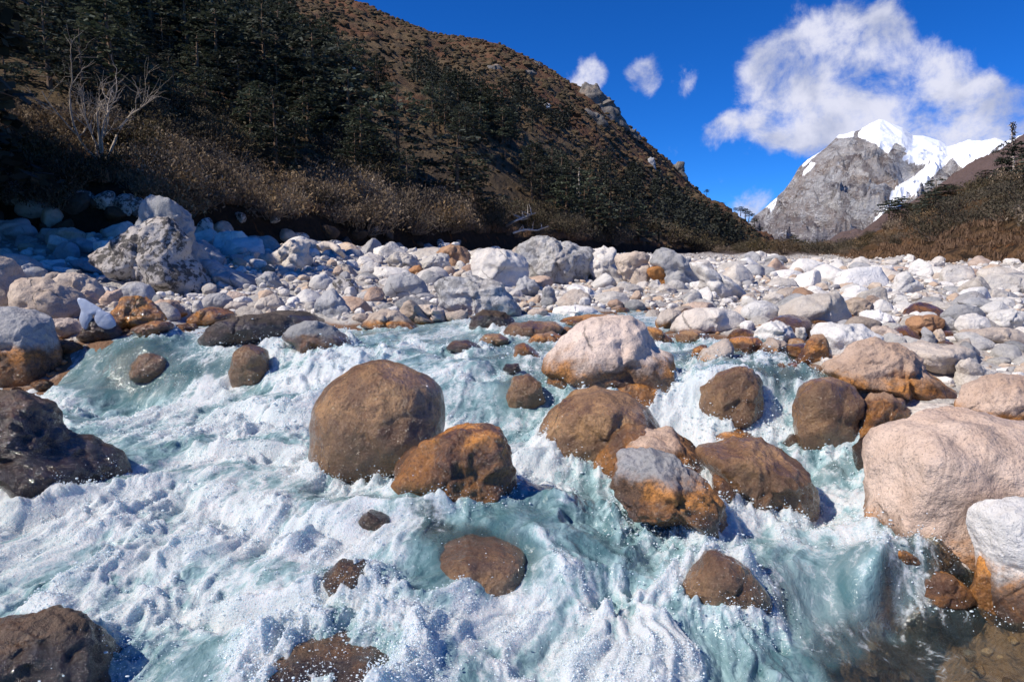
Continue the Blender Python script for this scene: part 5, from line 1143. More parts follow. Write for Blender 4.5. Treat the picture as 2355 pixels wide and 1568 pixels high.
def shrub_geo(Rr, Hh, seed, stems=46, leaves=1300, leafsize=.022, twig=.5):
    r = np.random.default_rng(seed); parts = []
    tips = []
    for i in range(stems):
        th = r.uniform(0, 2 * math.pi); rad = math.sqrt(r.random())
        tip = np.array([math.cos(th) * rad * Rr, math.sin(th) * rad * Rr, Hh * math.sqrt(max(0.04, 1 - rad ** 2 * .9)) * r.uniform(.75, 1.05)])
        b = tip * np.array([.18, .18, 0]); s = np.linspace(0, 1, 6)[:, None]
        pts = b * (1 - s) + tip * s + r.normal(0, .06 * Rr, (6, 3)) * np.sin(s * math.pi) + np.array([1, 1, 0]) * 0
        parts.append(tube(pts, np.linspace(.013, .004, 6) * Rr, 3)); tips.append(pts)
    T = np.concatenate([p[3:] for p in tips])
    k = r.integers(0, len(T), leaves)
    pos = T[k] + r.normal(0, .13 * Rr, (leaves, 3)) * np.array([1, 1, .7]); pos[:, 2] = np.abs(pos[:, 2])
    a = r.normal(0, 1, (leaves, 3)); a[:, 2] = np.abs(a[:, 2]) * 1.4; a /= np.linalg.norm(a, axis=1)[:, None]
    b = np.cross(a, rand_dirs(leaves, r)); b /= np.linalg.norm(b, axis=1)[:, None] + 1e-9
    lz = leafsize * Rr * r.uniform(.7, 1.6, leaves)
    thin = np.where(r.random(leaves) < twig, .16, .55)
    return join(parts), quads(pos, a * (lz * 1.4)[:, None], b * (lz * thin)[:, None])

def plant(name, geo, wood, leafm, label, cat, group, parts=('trunk', 'crown')):
    e = bpy.data.objects.new(name, None); SC.collection.objects.link(e); e.empty_display_size = .2
    tag(e, label, cat, group)
    (V1, F1), (V2, F2) = geo
    put(parts[0], make_mesh(parts[0], V1, F1, wood), e); put(parts[1], make_mesh(parts[1], V2, F2, leafm, smooth=False), e)
    return e
def copy_thing(src, loc, rz, sc, label=None, group=None, sz=None):
    c = src.copy(); SC.collection.objects.link(c)
    for ch in src.children:
        d = ch.copy(); SC.collection.objects.link(d); d.parent = c
    place(c, loc, rz, sc, sz)
    if label: c['label'] = label
    if group: c['group'] = group
    elif 'group' in c: del c['group']
    return c
def place(c, loc, rz, sc, sz=None):
    c.location = loc; c.rotation_euler = (0, 0, rz); c.scale = (sc, sc, sz or sc)
GEO_FIR = [conifer_geo(10, 100 + i, quads_per=q_, nb=n_, bare=b_) for i, (q_, n_, b_) in enumerate([(46, 40, .12), (42, 34, .2), (48, 44, .08), (36, 32, .25), (46, 28, .15), (44, 38, .06)])]
class Kind:
    """first use makes the thing, later uses copy it"""
    def __init__(s, name, geo, wood, leafm, cat, parts=('trunk', 'crown')): s.a = (name, geo, wood, leafm); s.cat = cat; s.parts = parts; s.o = None
    def __call__(s, loc, rz, sc, label, group, sz=None):
        if s.o is None:
            s.o = plant(*s.a, label, s.cat, group, s.parts); place(s.o, loc, rz, sc, sz); return s.o
        return copy_thing(s.o, loc, rz, sc, label, group, sz)
FIR = [Kind('fir_tree', g_, MAT['bark'], MAT['fir'], 'tree') for g_ in GEO_FIR]
vr = np.random.default_rng(77)
FOREST = [[(-400,-300),(560,-30),(620,40),(700,90),(770,130),(830,220),(870,330),(930,420),(900,520),(700,440),(560,400),(450,340),(300,260),(150,250),(-100,300),(-400,350)],
          [(960,190),(1000,150),(1060,180),(1130,220),(1180,310),(1150,330),(1080,340),(1010,310)],
          [(1170,240),(1200,205),(1250,250),(1290,290),(1290,315),(1230,300)],
          [(1120,450),(1180,420),(1300,385),(1400,385),(1500,430),(1600,485),(1700,535),(1750,575),(1600,592),(1400,592),(1150,592),(1000,580),(1000,500)],
          [(760,190),(830,160),(880,210),(860,260)]]
DENS = [1.0, 1.0, .9, .95, .5]
# candidate places over the hill, thinned so that trees keep their distance
N = 160000
tt = 22 + (520 - 22) * np.sqrt(vr.random(N)); uu = vr.uniform(-.78, .40, N)
tf, zf, tr, zr = left_hill.lines(uu)
okk = (tt > tf + 4) & (tt < tr * .98); tt, uu = tt[okk], uu[okk]
zt = left_hill.z(uu, tt); hx, hy = unpix(uu * tt, tt, zt)
prob = np.zeros(len(tt))
for P_, dn in zip(FOREST, DENS):
    prob = np.maximum(prob, in_poly(hx + fbm(xyz(uu * tt, tt, 3, .05), 2) * 60, hy, P_) * dn)
prob = prob * np.where(hx < 700, 1.0, sstep(.26, .46, .5 + fbm(xyz(uu * tt, tt, 3, .03), 2)))
sel = (vr.random(len(tt)) < prob)
tt, uu, zt, hx, hy = tt[sel], uu[sel], zt[sel], hx[sel], hy[sel]
cell = {}; trees = []
for i in range(len(tt)):
    x_, y_ = uu[i] * tt[i], tt[i]
    sp = (2.1 if hx[i] < 700 else 2.7) + tt[i] * .010
    k = (int(x_ // 6), int(y_ // 6)); bad = False
    for a in (-1, 0, 1):
        for b in (-1, 0, 1):
            for (X2, Y2) in cell.get((k[0] + a, k[1] + b), ()):
                if (X2 - x_) ** 2 + (Y2 - y_) ** 2 < sp * sp: bad = True
    if bad: continue
    cell.setdefault(k, []).append((x_, y_)); trees.append((x_, y_, zt[i], hx[i], hy[i]))
trees.sort(key=lambda q: q[1])
vis = [q for q in trees if -60 < q[3] < 1800 and q[4] > -70]
print('trees', len(trees), 'in view', len(vis))
far_parts = []
lowfir = [conifer_geo(10, 300 + i, quads_per=7, nb=26) for i in range(3)]
single = 0
for (x_, y_, z_, qx, qy) in vis:
    hgt_ = vr.uniform(4.2, 8.6) * (.62 if y_ < 60 else 1.0)
    if single < 230:
        kx = FIR[vr.integers(0, len(FIR))]
        dead = ''
        grp = 'firs on the lower slope of the hill'
        lab = 'dark layered fir among the dense trees low on the hillside'
        if qx < 520: lab, grp = 'dark shaded fir in the dense forest at the high end of the hillside', 'firs in the dense shaded forest'
        elif qx < 900: lab, grp = 'dark fir in the forest at the middle of the hillside', 'firs in the middle forest of the hillside'
        kx((x_, y_, z_ - .3), vr.uniform(0, 6.28), hgt_ / 10 * vr.uniform(.95, 1.5), lab, grp, hgt_ / 10)
        single += 1
    else:
        (V1, F1), (V2, F2) = lowfir[vr.integers(0, 3)]
        a = vr.uniform(0, 6.28); s_ = hgt_ / 10; M = np.array([[math.cos(a), -math.sin(a), 0], [math.sin(a), math.cos(a), 0], [0, 0, 1]]) * s_
        keepq = vr.random(len(F2)) < min(1, 150 / y_ + .35)
        Vq = V2.reshape(-1, 4, 3)[keepq]
        cq = Vq.mean(1, keepdims=True); Vq = cq + (Vq - cq) * (2.3 if y_ < 200 else 3.2)
        far_parts.append(((Vq.reshape(-1, 3) @ M.T) + [x_, y_, z_ - .3], np.arange(Vq.shape[0] * 4).reshape(-1, 4)))
        if y_ < 190:
            pp = tube(np.array([[0, 0, 0], [0, 0, hgt_ * .9]]), [.22, .05], 4); far_parts.append((pp[0] + [x_, y_, z_ - .3], pp[1]))
if far_parts:
    V, F = join(far_parts)
    o = put('forest_trees', make_mesh('forest_trees', V, F, MAT['fir'], smooth=False))
    tag(o, 'farther dark fir trees that merge into a forest higher on the hillside', 'forest', kind='stuff')
    print('far tris', len(F) * 2)

# low brush covering the open hillside
N = 17000
tt = 34 + (560 - 34) * vr.random(N) ** .8; uu = vr.uniform(-.80, .42, N)
tf, zf, tr, zr = left_hill.lines(uu); k = (tt > tf + 3) & (tt < tr * 1.03); tt, uu = tt[k], uu[k]
zt = left_hill.z(uu, tt); hx, hy = unpix(uu * tt, tt, zt)
k = (hx > -40) & (hy > -30) & (hx < 1830); tt, uu, zt = tt[k], uu[k], zt[k]
iv, jf = ico(0)
print('brush', len(tt))
n = len(tt); rad = np.clip(vr.lognormal(0, .35, n), .5, 2.2) * np.clip(tt / 260, .25, 1.25) * 1.0
sc3 = np.stack([rad, rad, rad * vr.uniform(.5, .9, n)], 1)
jit = 1 + vr.normal(0, .16, (n, len(iv), 1))
V = (np.stack([uu * tt, tt, zt - rad * .1], 1)[:, None] + iv[None] * sc3[:, None] * jit).reshape(-1, 3)
F = (jf[None] + (np.arange(n) * len(iv))[:, None, None]).reshape(-1, 3)
def lump_mat():
    m, t = new_mat('hill_brush_lumps')
    g = t.node('ShaderNodeNewGeometry')
    pos = g.outputs['Position']
    c = t.mix(g.outputs['Random Per Island'], (.19,.135,.080), (.095,.072,.042))
    c = t.mix(t.math('MULTIPLY', t.ramp(t.noise(pos, .018, 5, .6), .47, .61), .55), c, (.13,.058,.035))
    c = t.mix(t.ramp(t.noise(pos, 2.2, 4, .7), .45, .7), c, (.035,.028,.018))
    b = t.node('ShaderNodeBump', {'Height': t.noise(pos, 2.5, 6, .75), 'Strength': 1.0, 'Distance': .7})
    finish(t, t.node('ShaderNodeBsdfPrincipled', {'Base Color': c, 'Roughness': .95, 'Normal': b.outputs[0], 'Specular IOR Level': .05}).outputs[0]); return m
o = put('hillside_brush', make_mesh('hillside_brush', V, F, lump_mat(), smooth=False))
tag(o, 'low brown brush covering the open hillside below the ridge', 'brush', kind='stuff')

# shrubs on the left bank
GEO_SH = [shrub_geo(1.0, .85, 500 + i) for i in range(3)]
GEO_SH2 = [shrub_geo(1.0, .8, 520 + i, stems=40, leaves=1500, twig=.25) for i in range(3)]
PALE = [Kind('leafless_shrub', g_, MAT['twig'], MAT['brushleaf'], 'shrub', ('branches', 'twigs')) for g_ in GEO_SH]
DARKS = [Kind('dark_shrub', g_, MAT['twig'], MAT['darkleaf'], 'shrub', ('branches', 'foliage')) for g_ in GEO_SH2]
cnt = 0
for (px, py, sx, sy, n, kinds, size, lab, grp) in [
    (430,300,130,70,26,DARKS,1.7,'dark shrub on the open slope right of the bare white tree','shrubs on the slope right of the bare white tree'),
    (450,370,120,40,14,PALE,1.5,'twiggy shrub on the open slope right of the bare white tree','shrubs on the slope right of the bare white tree'),
    (470,460,110,60,16,PALE,1.5,'greyish brown twiggy shrub in the pale thicket above the mottled boulder','shrubs in the thicket above the mottled boulder'),
    (360,420,60,50,7,PALE,1.3,'greyish brown twiggy shrub beside the bare white tree','shrubs beside the bare white tree'),
    (720,470,110,40,18,PALE,1.9,'pale brown rounded shrub in the belt of brush over the dark bank','shrubs in the brush belt over the dark bank'),
    (950,510,120,35,16,PALE,2.3,'twiggy brown shrub in the scrub behind the sandstone boulder','shrubs in the scrub behind the sandstone boulder'),
    (1180,520,100,30,10,DARKS,2.6,'dark shrub on the bank behind the largest flat topped boulder','shrubs behind the row of boulders'),
    (1450,545,150,20,14,DARKS,3.2,'dark shrub at the hill foot behind the grey wedge boulder','shrubs at the hill foot'),
    (80,420,130,60,16,DARKS,1.4,'dark brown leafy shrub on the shaded bank by the forest edge','shrubs on the shaded bank'),
    (100,330,150,40,10,PALE,1.7,'dim brown twiggy shrub under the shaded forest','shrubs under the shaded forest'),
    (1600,570,90,15,8,DARKS,4.5,'dark bush at the far foot of the forest hill','bushes at the far foot of the hill'),
    (800,380,60,40,6,DARKS,2.6,'dark shrub between firs at the middle of the hillside','shrubs between the firs')]:
    for i in range(n):
        a = px + vr.uniform(-1, 1) * sx; b = py + vr.uniform(-1, 1) * sy
        X_, Y_, Z_ = left_hill.at(a, b)
        kinds[vr.integers(0, 3)]((X_, Y_, Z_ - .15), vr.uniform(0, 6.28), size * vr.uniform(.75, 1.25), lab, grp); cnt += 1
# rim of the left bank: shrubs that hang over the dark earth
for i in range(20):
    a = -40 + i * 75 + vr.uniform(-20, 20); u, _ = pix(a, 500); t_ = float(left_hill.lines(np.array([u]))[0][0]) + vr.uniform(2.6, 4.5)
    Z_ = float(left_hill.z(np.array([u]), np.array([t_]))[0])
    (DARKS if i % 3 else PALE)[i % 3]((float(u) * t_, t_, Z_ - .1), vr.uniform(0, 6.28), vr.uniform(.7, 1.0) * (1 + t_ / 90), 'low scrubby shrub hanging over the rim of the dark earth bank', 'shrubs along the rim of the dark earth bank')
# right slope
for i in range(120):
    a = vr.uniform(1870, 2480); q_ = vr.random()
    u, _ = pix(a, 500); tf, zf, tr, zr = [float(v[0]) for v in right_bank.lines(np.array([u]))]
    t_ = tf + (tr - tf) * (.10 + .95 * q_) ; Z_ = float(right_bank.z(np.array([u]), np.array([t_]))[0])
    (DARKS if vr.random() < .75 else PALE)[vr.integers(0, 3)]((float(u) * t_, t_, Z_ - .2), vr.uniform(0, 6.28), vr.uniform(1.3, 2.5) * (1 if q_ < .75 else .8), 'brown shrub among the dense brush on the slope right of the gravel', 'shrubs on the right slope')
for i in range(34):
    a = vr.uniform(1640, 1990); t_ = vr.uniform(120, 210); u = float(pix(a, 590)[0]); Z_ = float(ground_z(np.array([u * t_]), np.array([t_]))[0])
    (DARKS if i % 4 else PALE)[vr.integers(0, 3)]((u * t_, t_, Z_ - .2), vr.uniform(0, 6.28), vr.uniform(2.2, 4.2), 'brown bush at the valley end where the gravel runs out', 'bushes at the valley end')
# named trees of the right slope
def tree_px(kind, px, base, top, label, sway=0, wide=1.0, slope=right_bank, dist=None, group=None):
    if dist: 
        u, E = pix(px, base); X_, Y_, Z_ = float(u) * dist, dist, CAMH + float(E) * dist
    else: X_, Y_, Z_ = slope.at(px, base)
    H_ = (base - top) / FPX * Y_
    return kind((X_, Y_, Z_ - .1), vr.uniform(0, 6.28), H_ / 10 * wide, label, group, H_ / 10)
def flat_pine(seed):   # bare stem with layered umbrella tiers
    return conifer_geo(10, seed, quads_per=60, nb=22, layered=.5, bare=.55)
FLAT = [Kind('flat_topped_pine', flat_pine(700 + i), MAT['bark'], MAT['fir'], 'tree') for i in range(3)]
tree_px(FLAT[0], 2042, 527, 462, 'first thin pine with a dark layered crown in front of the snow band', wide=1.5)
tree_px(FLAT[1], 2058, 524, 466, 'second thin pine in the little stand in front of the snow band', wide=1.3)
tree_px(FLAT[2], 2070, 520, 455, 'tallest flat topped pine of the little stand before the snow band', wide=1.9)
tree_px(FLAT[0], 2094, 515, 470, 'last broad dark pine of the little stand before the snow band', wide=1.9)
tree_px(FIR[4], 2150, 485, 415, 'dark spreading fir on the right slope with wind bent top', wide=1.9)
tree_px(FIR[1], 2180, 470, 425, 'low dark fir beside the wind bent one', wide=2.4)
tree_px(FIR[2], 2140, 500, 440, 'dark shaggy fir in front of the wind bent one', wide=2.0)
tree_px(FIR[3], 2262, 432, 392, 'rounded dark fir standing alone on the right skyline', wide=2.6)
tree_px(FIR[0], 2300, 430, 330, 'slim dark fir just left of the broken dead trunk', wide=.7)
tree_px(FIR[5], 2345, 420, 330, 'broad dark fir on the skyline behind the broken dead trunk', wide=1.6)
tree_px(FIR[1], 2375, 420, 318, 'dark fir cut by the picture edge behind the dead trunk', wide=1.4)
for i, (a, b, h_) in enumerate([(1703,498,22),(1714,504,24),(1722,512,26),(1735,522,20),(1690,492,14),(1748,540,18),(1625,450,14),(1662,478,12)]):
    tree_px(FLAT[i % 3], a, b, b - h_, 'tiny dark pine on the skyline where the hill ridge meets the snow mountain', wide=1.9, dist=560, group='tiny pines on the ridge end')
for i, (a, b, h_, w_, lab) in enumerate([(1822,592,50,2.6,'dark rounded clump of fir standing alone at the valley end'),(1800,592,38,2.2,'smaller dark fir joined to the lone clump at the valley end'),(1842,592,36,2.4,'low dark fir on the mountain side of the lone clump')]):
    tree_px(FIR[i], a, b, b - h_, lab, wide=w_ * .62, dist=260)

# dead trunks
def snag_geo(H, seed, stubs=10, lean=.05, r0=.03):
    r = np.random.default_rng(seed); n = 12; z = np.linspace(0, H, n)
    p = np.stack([z * lean + np.cumsum(r.normal(0, .008 * H, n)), np.cumsum(r.normal(0, .006 * H, n)), z], 1)
    parts = [tube(p, np.linspace(r0 * H, r0 * .35 * H, n) * r.uniform(.85, 1.15, n), 7)]
    for i in range(stubs):
        f = r.uniform(.35, 1); b = np.array([np.interp(f * H, z, p[:, 0]), np.interp(f * H, z, p[:, 1]), f * H])
        th = r.uniform(0, 6.28); L = H * r.uniform(.03, .10)
        q = b + np.stack([np.cos(th) * np.linspace(0, L, 4), np.sin(th) * np.linspace(0, L, 4), np.array([0, .1, .15, .3]) * L * r.uniform(-1, 1)], 1)
        parts.append(tube(q, np.linspace(.008, .002, 4) * H, 4))
    return join(parts)
def snag(px, base, top, label, slope=left_hill, dist=None, lean=.04, r0=.03, mat='palebark', seed=0):
    if dist: u, E = pix(px, base); X_, Y_, Z_ = float(u) * dist, dist, CAMH + float(E) * dist
    else: X_, Y_, Z_ = slope.at(px, base)
    H_ = (base - top) / FPX * Y_
    V, F = snag_geo(H_, seed + int(px), lean=lean, r0=r0)
    o = put('dead_trunk', make_mesh('dead_trunk', V, F, MAT[mat]), loc=(X_, Y_, Z_ - .2)); tag(o, label, 'dead tree'); return o
snag(1050, 402, 298, 'tall bleached dead trunk standing on the open hillside between forest patches', dist=105, lean=.06, r0=.035)
snag(1170, 292, 262, 'short pale dead trunk above the tall bleached one', dist=190, lean=.1, r0=.03)
snag(1333, 452, 386, 'whitest thin dead trunk among the firs at the middle of the lower slope', dist=118, lean=-.02, r0=.035)
snag(1328, 448, 420, 'short broken stump close beside the whitest thin dead trunk', dist=117, lean=-.05, r0=.05)
snag(1160, 412, 345, 'brown dead trunk left of the firs on the lower slope', dist=108, r0=.04, mat='bark')
dt = snag(2338, 442, 285, 'tall broken dead trunk leaning over the right slope against the snow', dist=78, lean=-.12, r0=.020)
Hd = 157 / FPX * 78
r9 = np.random.default_rng(4); m_ = 320
zz = r9.uniform(.55, 1.0, m_) * Hd; pos = np.stack([-.12 * zz + r9.normal(0, .016 * Hd, m_) - .1, r9.normal(0, .016 * Hd, m_), zz], 1)
a_q = rand_dirs(m_, r9); b_q = np.cross(a_q, rand_dirs(m_, r9))
V, F = quads(pos, a_q * .07, b_q * .05)
put('dead_tufts', make_mesh('dead_tufts', V, F, MAT['darkleaf'], smooth=False), dt)

# bare white tree on the left bank
def branch_tree(seed, H):
    r = np.random.default_rng(seed); parts = []
    def grow(p, d, L, rad, lev):
        n = 6; pts = [p]; q = p.copy(); dd = d.copy()
        for i in range(n):
            dd = dd + r.normal(0, .16, 3) + np.array([0, 0, .05]); dd /= np.linalg.norm(dd); q = q + dd * L / n; pts.append(q.copy())
        pts = np.array(pts); parts.append(tube(pts, np.linspace(rad, rad * .5, n + 1), 6 if lev < 2 else 4))
        if lev >= 4: return
        for k in range(3 if lev < 3 else 4):
            i = r.integers(2, n + 1); nd = dd + r.normal(0, .55, 3); nd[2] = abs(nd[2]) * .7 + .15; nd /= np.linalg.norm(nd)
            grow(pts[i], nd, L * r.uniform(.5, .75), rad * .5, lev + 1)
    for k, (dx, dz, L) in enumerate([(-.06, 1, .52), (.12, 1, .52), (.0, 1, .45), (.32, .9, .42), (-.16, 1, .36)]):
        d = np.array([dx, r.normal(0, .1), dz]); d /= np.linalg.norm(d)
        grow(np.array([dx * .15, 0, 0]), d, H * L, H * .0115, 1)
    return join(parts)
u, E = pix(232, 372); X_, Y_, Z_ = left_hill.at(232, 372)
Y_ = min(Y_, 45.); X_ = float(u) * Y_; Z_ = CAMH + float(E) * Y_
Hb = 300 / FPX * Y_
V, F = branch_tree(8, Hb)
o = put('bare_tree', make_mesh('bare_tree', V, F, MAT['greybark']), loc=(X_, Y_, Z_ - .3)); tag(o, 'leafless white barked tree with many twisting branches above the shaded bank', 'bare tree')
print('bare tree at', X_, Y_, Z_, Hb)

# trees on the near left bank, beside the camera, whose shade falls over the left boulders
NEAR = [Kind('bank_fir', conifer_geo(10, 150 + i, quads_per=[150, 70][i], nb=[60, 40][i], bare=.12), MAT['bark'], MAT['fir'], 'tree') for i in range(2)]
for k_, (x_, y_, h_, lab) in [(0, (-19.5, 20.5, 12, 'tall fir on the left bank level with the mottled pyramid boulder')), (1, (-16.8, 16, 10.5, 'thin fir on the left bank second in line from the pyramid boulder')), (0, (-22, 15, 12, 'fir of the left bank set back from the waterline')),  (0, (-21.5, 24, 11, 'fir at the foot of the forest hill beside the left bank'))]:
    NEAR[k_]((x_, y_, float(ground_z(np.array([max(x_, -1.25 * y_)]), np.array([y_]))[0])), x_ * 1.3, h_ / 10 * 1.1, lab, 'firs on the near left bank', h_ / 10)

# cliffs and outcrops along the ridge, rooted in the hill
for (pts, mt, lab, f_) in [
  ([(1330,215),(1345,195),(1375,205),(1400,230),(1430,262),(1440,295),(1400,290),(1370,280),(1340,250)],'cliff','grey cliff face below the dip of the ridge line',.9),
  ([(1345,250),(1375,262),(1400,285),(1375,300),(1350,285)],'cliff','lower ledge of the grey cliff face',.9),
  ([(1440,290),(1460,300),(1475,320),(1455,325),(1438,308)],'cliff','small rock step on the ridge line past the grey cliff',.9),
  ([(1545,385),(1560,372),(1572,378),(1578,410),(1560,412),(1545,400)],'cliff','pointed rock tooth at the end of the ridge',.9),
  ([(1490,365),(1505,362),(1508,390),(1495,392)],'grey','pale rock patch beneath the pointed rock tooth',.8),
  ([(1245,235),(1262,240),(1268,255),(1250,250)],'white','whitish scar of rock in the red brush',.8),
  ([(806,152),(818,150),(820,166),(808,168)],'tan','lone cream rock by the treetops high on the slope',.6),
  ([(1225,140),(1240,146),(1250,152),(1232,156)],'cliff','low grey outcrop on the smooth ridge line',.8),
  ([(1190,168),(1225,160),(1235,172),(1205,180)],'cliff','broken grey rocks in the red brush under the ridge',.9),
  ([(1120,152),(1150,150),(1155,160),(1130,166)],'cliff','small grey rocks high in the red brush',.9)]:
    pc = np.array(pts).mean(0)
    X_, Y_, Z_ = left_hill.at(pc[0], pc[1] + 4)
    boulder('D', pts, mt, lab, facet=f_, lod=4, dist=Y_ * 1.002, depth=.3, name='rock_outcrop', sink=.2, rough=2.4)
# ------------------------------------------------------------------ loose stones of the banks
def stone_geo(seed, lod, facet):
    r = np.random.default_rng(seed); V, F = ico(lod)
    N_ = rand_dirs(10, r); cc = r.uniform(.58, .98, 10)
    d = V @ N_.T; q = np.min(np.where(d > .05, cc / np.maximum(d, .05), 9), axis=1).clip(0, 1.1)
    q = 1 + facet * (q - 1)
    P = V * q[:, None]; P = P * (1 + (fbm(V * 1.6 + r.uniform(-50, 50, 3), 3) * .10)[:, None])
    P = P * np.array([1.0, r.uniform(.65, .95), r.uniform(.5, .8)])
    return P, F
sr = np.random.default_rng(21)
cells = {}; CS = 1.0
stones = []
hero = np.array([(a, b, c, d) for a, b, c, d, _, _ in ROCKS])
def try_stone(x_, y_, r_, over):
    e = ((x_ - hero[:, 0]) / (hero[:, 2] + r_ * .55)) ** 2 + ((y_ - hero[:, 1]) / (hero[:, 3] + r_ * .55)) ** 2
    if (e < 1).any(): return False
    k = (int(x_ // CS), int(y_ // CS))
    for a in (-1, 0, 1):
        for b in (-1, 0, 1):
            for (X2, Y2, R2) in cells.get((k[0] + a, k[1] + b), ()):
                if (X2 - x_) ** 2 + (Y2 - y_) ** 2 < ((R2 + r_) * over) ** 2: return False
    cells.setdefault(k, []).append((x_, y_, r_)); return True
def scatter(n, d0, d1, rlo, rhi, over, umin=-.84, umax=.88, pw=1.4, region=None):
    yy = d0 + (d1 - d0) * sr.random(n) ** pw; uu = sr.uniform(umin, umax, n)
    xx = uu * yy
    dry = ground_z(xx, yy) - water_z(xx, yy)
    tfl = left_hill.lines(uu)[0]; tfr = np.where(uu > float(pix(1840, 600)[0]), right_bank.lines(uu)[0], 1e9)
    rr_ = np.exp(sr.uniform(math.log(rlo), math.log(rhi), n))
    ok = ((dry > .0) | (yy > 13.5)) & (yy < tfl - .3) & (yy < tfr - .3)
    for i in np.nonzero(ok)[0]:
        if try_stone(xx[i], yy[i], rr_[i], over): stones.append((xx[i], yy[i], rr_[i]))
scatter(420, 20, 60, .40, .85, .95)
scatter(420, 9, 30, .20, .40, .95)
scatter(2500, 22, 70, .16, .34, .90, pw=1.0)
scatter(2600, 7, 30, .11, .22, .90)
scatter(20000, 22, 110, .07, .18, .84, pw=.9)
scatter(16000, 6, 26, .045, .11, .84, pw=1.0)
scatter(9000, 5.5, 15, .022, .055, .84, pw=1.0)
# stones under the clear brown water and along the wet edge
for i in range(260):
    px, py = sr.uniform(1980, 2380), sr.uniform(1330, 1600)
    d = hit(px, py, ground_z); u = float(pix(px, py)[0]); r_ = sr.uniform(.02, .07)
    if try_stone(u * d, d, r_, .8): stones.append((u * d, d, r_))
S_ = np.array(stones)
gz_ = ground_z(S_[:, 0], S_[:, 1]); wz_ = water_z(S_[:, 0], S_[:, 1])
gz_ = gz_ + fbm(xyz(S_[:, 0], S_[:, 1]), 4) * 0.09 * np.clip(S_[:, 1] / 6, .4, 2.0) + fbm(xyz(S_[:, 0], S_[:, 1], 9, 0.25), 3) * 0.25 * np.clip((S_[:, 1] - 15) / 20, 0, 2)
app = S_[:, 2] / S_[:, 1] * FPX
spx, spy = unpix(S_[:, 0], S_[:, 1], gz_)
order = np.argsort(-app)
print('stones', len(S_))
def soil_line(i): return gz_[i] - wz_[i] < .05 and S_[i, 1] < 11.5
KINDS = {'pale': .36, 'white': .33, 'grey': .16, 'tan': .09, 'pink': .04, 'rust': .02}
COLW = {'pale': 'pale grey', 'white': 'white', 'grey': 'blue grey', 'tan': 'tan', 'pink': 'pinkish', 'rust': 'rusty orange', 'ochre': 'wet orange', 'brown': 'wet brown'}
PROTO = {}
def stone_proto(kind, k):
    if (kind, k) not in PROTO:
        V, F = stone_geo(900 + k * 7, 3, [1.1, .7, .35, .9, .5][k % 5])
        PROTO[(kind, k)] = make_mesh('stone', V, F, MAT[kind], attrs={'wet': np.full(len(V), 1.1 if kind in ('ochre', 'brown') else 0), 'soak': np.full(len(V), .7 if kind in ('ochre', 'brown') else 0)})
    return PROTO[(kind, k)]
land = [(o['label'], o.location.x, o.location.y, *unpix(o.location.x, o.location.y, o.location.z)) for o in SC.objects if o.name.split('.')[0] == 'boulder']
_stop = (' with ', ' in ', ' at ', ' on ', ' of ', ' between ', ' under ', ' below', ' behind ', ' beside ', ' above ', ' by ', ' right ', ' left ', ' leaning ', ' resting ', ' lying ', ' whose ', ' seen ', ' cut ', ' wedged ', ' near ', ' against ', ' from ', ' touching ', ' just ', ' propped ', ' against ', ' where ', ' awash', ' balanced ', ' standing ', ' rising ', ' squeezed ', ' veiled ', ' breaking ', ' first ', ' far ', ' up ', ' tucked ', ' running ', ' dappled ', ' glinting ', ' fourth ', ' washed ', ' splashed ', ' alone', ' tilted ', ' sloping ')
def short(l):
    k = min([l.find(s) for s in _stop if l.find(s) > 8] or [len(l)]); return l[:k]
def nearest(px, py, wy=2.2):
    return short(min(land, key=lambda L: (L[3] - px) ** 2 + ((L[4] - py) * wy) ** 2)[0])
nsolo = 0; rest = []
for i in order:
    in_view = -15 < spx[i] < 2370 and spy[i] < 1580
    if not in_view: rest.append(i); continue
    if nsolo < 250 and app[i] > 6:
        x_, y_, r_ = S_[i]
        kind = ['pale', 'white', 'grey', 'tan', 'pink', 'rust'][sr.choice(6, p=list(KINDS.values()))]
        if soil_line(i): kind = 'ochre' if sr.random() < .6 else 'brown'
        if spx[i] < 1000 and kind == 'white' and sr.random() < .6: kind = 'grey'
        k = int(sr.integers(0, 5))
        o = put('stone', stone_proto(kind, k)); o.location = (x_, y_, gz_[i] + r_ * .12)
        o.rotation_euler = (sr.uniform(-.4, .4), sr.uniform(-.4, .4), sr.uniform(0, 6.28)); f_ = sr.uniform(.9, 1.25)
        o.scale = (r_ * f_, r_, r_ * sr.uniform(.8, 1.2))
        sz_ = 'large' if app[i] > 20 else ('middling' if app[i] > 11 else 'small')
        shp = ['sharp cornered', 'blunt', 'well rounded', 'angular', 'smooth'][k % 5]
        tag(o, f"{sz_} {shp} {COLW[kind]} stone near the {nearest(spx[i], spy[i])}", 'stone', 'loose stones of the gravel banks'); nsolo += 1
    else: rest.append(i)
LOWS = {l: [stone_geo(1200 + 31 * j + l, l, sr.uniform(.55, 1.15)) for j in range(9)] for l in (0, 1, 2)}
parts = {k: [] for k in ('dry', 'wetedge')}
tints = {k: [] for k in ('dry', 'wetedge')}
for i in rest:
    x_, y_, r_ = S_[i]
    if not (-160 < spx[i] < 2520): continue
    l = 2 if app[i] > 14 else (1 if app[i] > 4.6 else 0)
    P_, F_ = LOWS[l][sr.integers(0, 9)]
    a, b = sr.uniform(0, 6.28), sr.uniform(-.5, .5); ca, sa, cb, sb = math.cos(a), math.sin(a), math.cos(b), math.sin(b)
    M = np.array([[ca, -sa, 0], [sa, ca, 0], [0, 0, 1]]) @ np.array([[1, 0, 0], [0, cb, -sb], [0, sb, cb]]) * r_
    key = 'wetedge' if soil_line(i) or gz_[i] < wz_[i] else 'dry'
    parts[key].append((P_ @ M.T + [x_, y_, gz_[i] + r_ * .12], F_)); tints[key].append((len(P_), sr.random()))
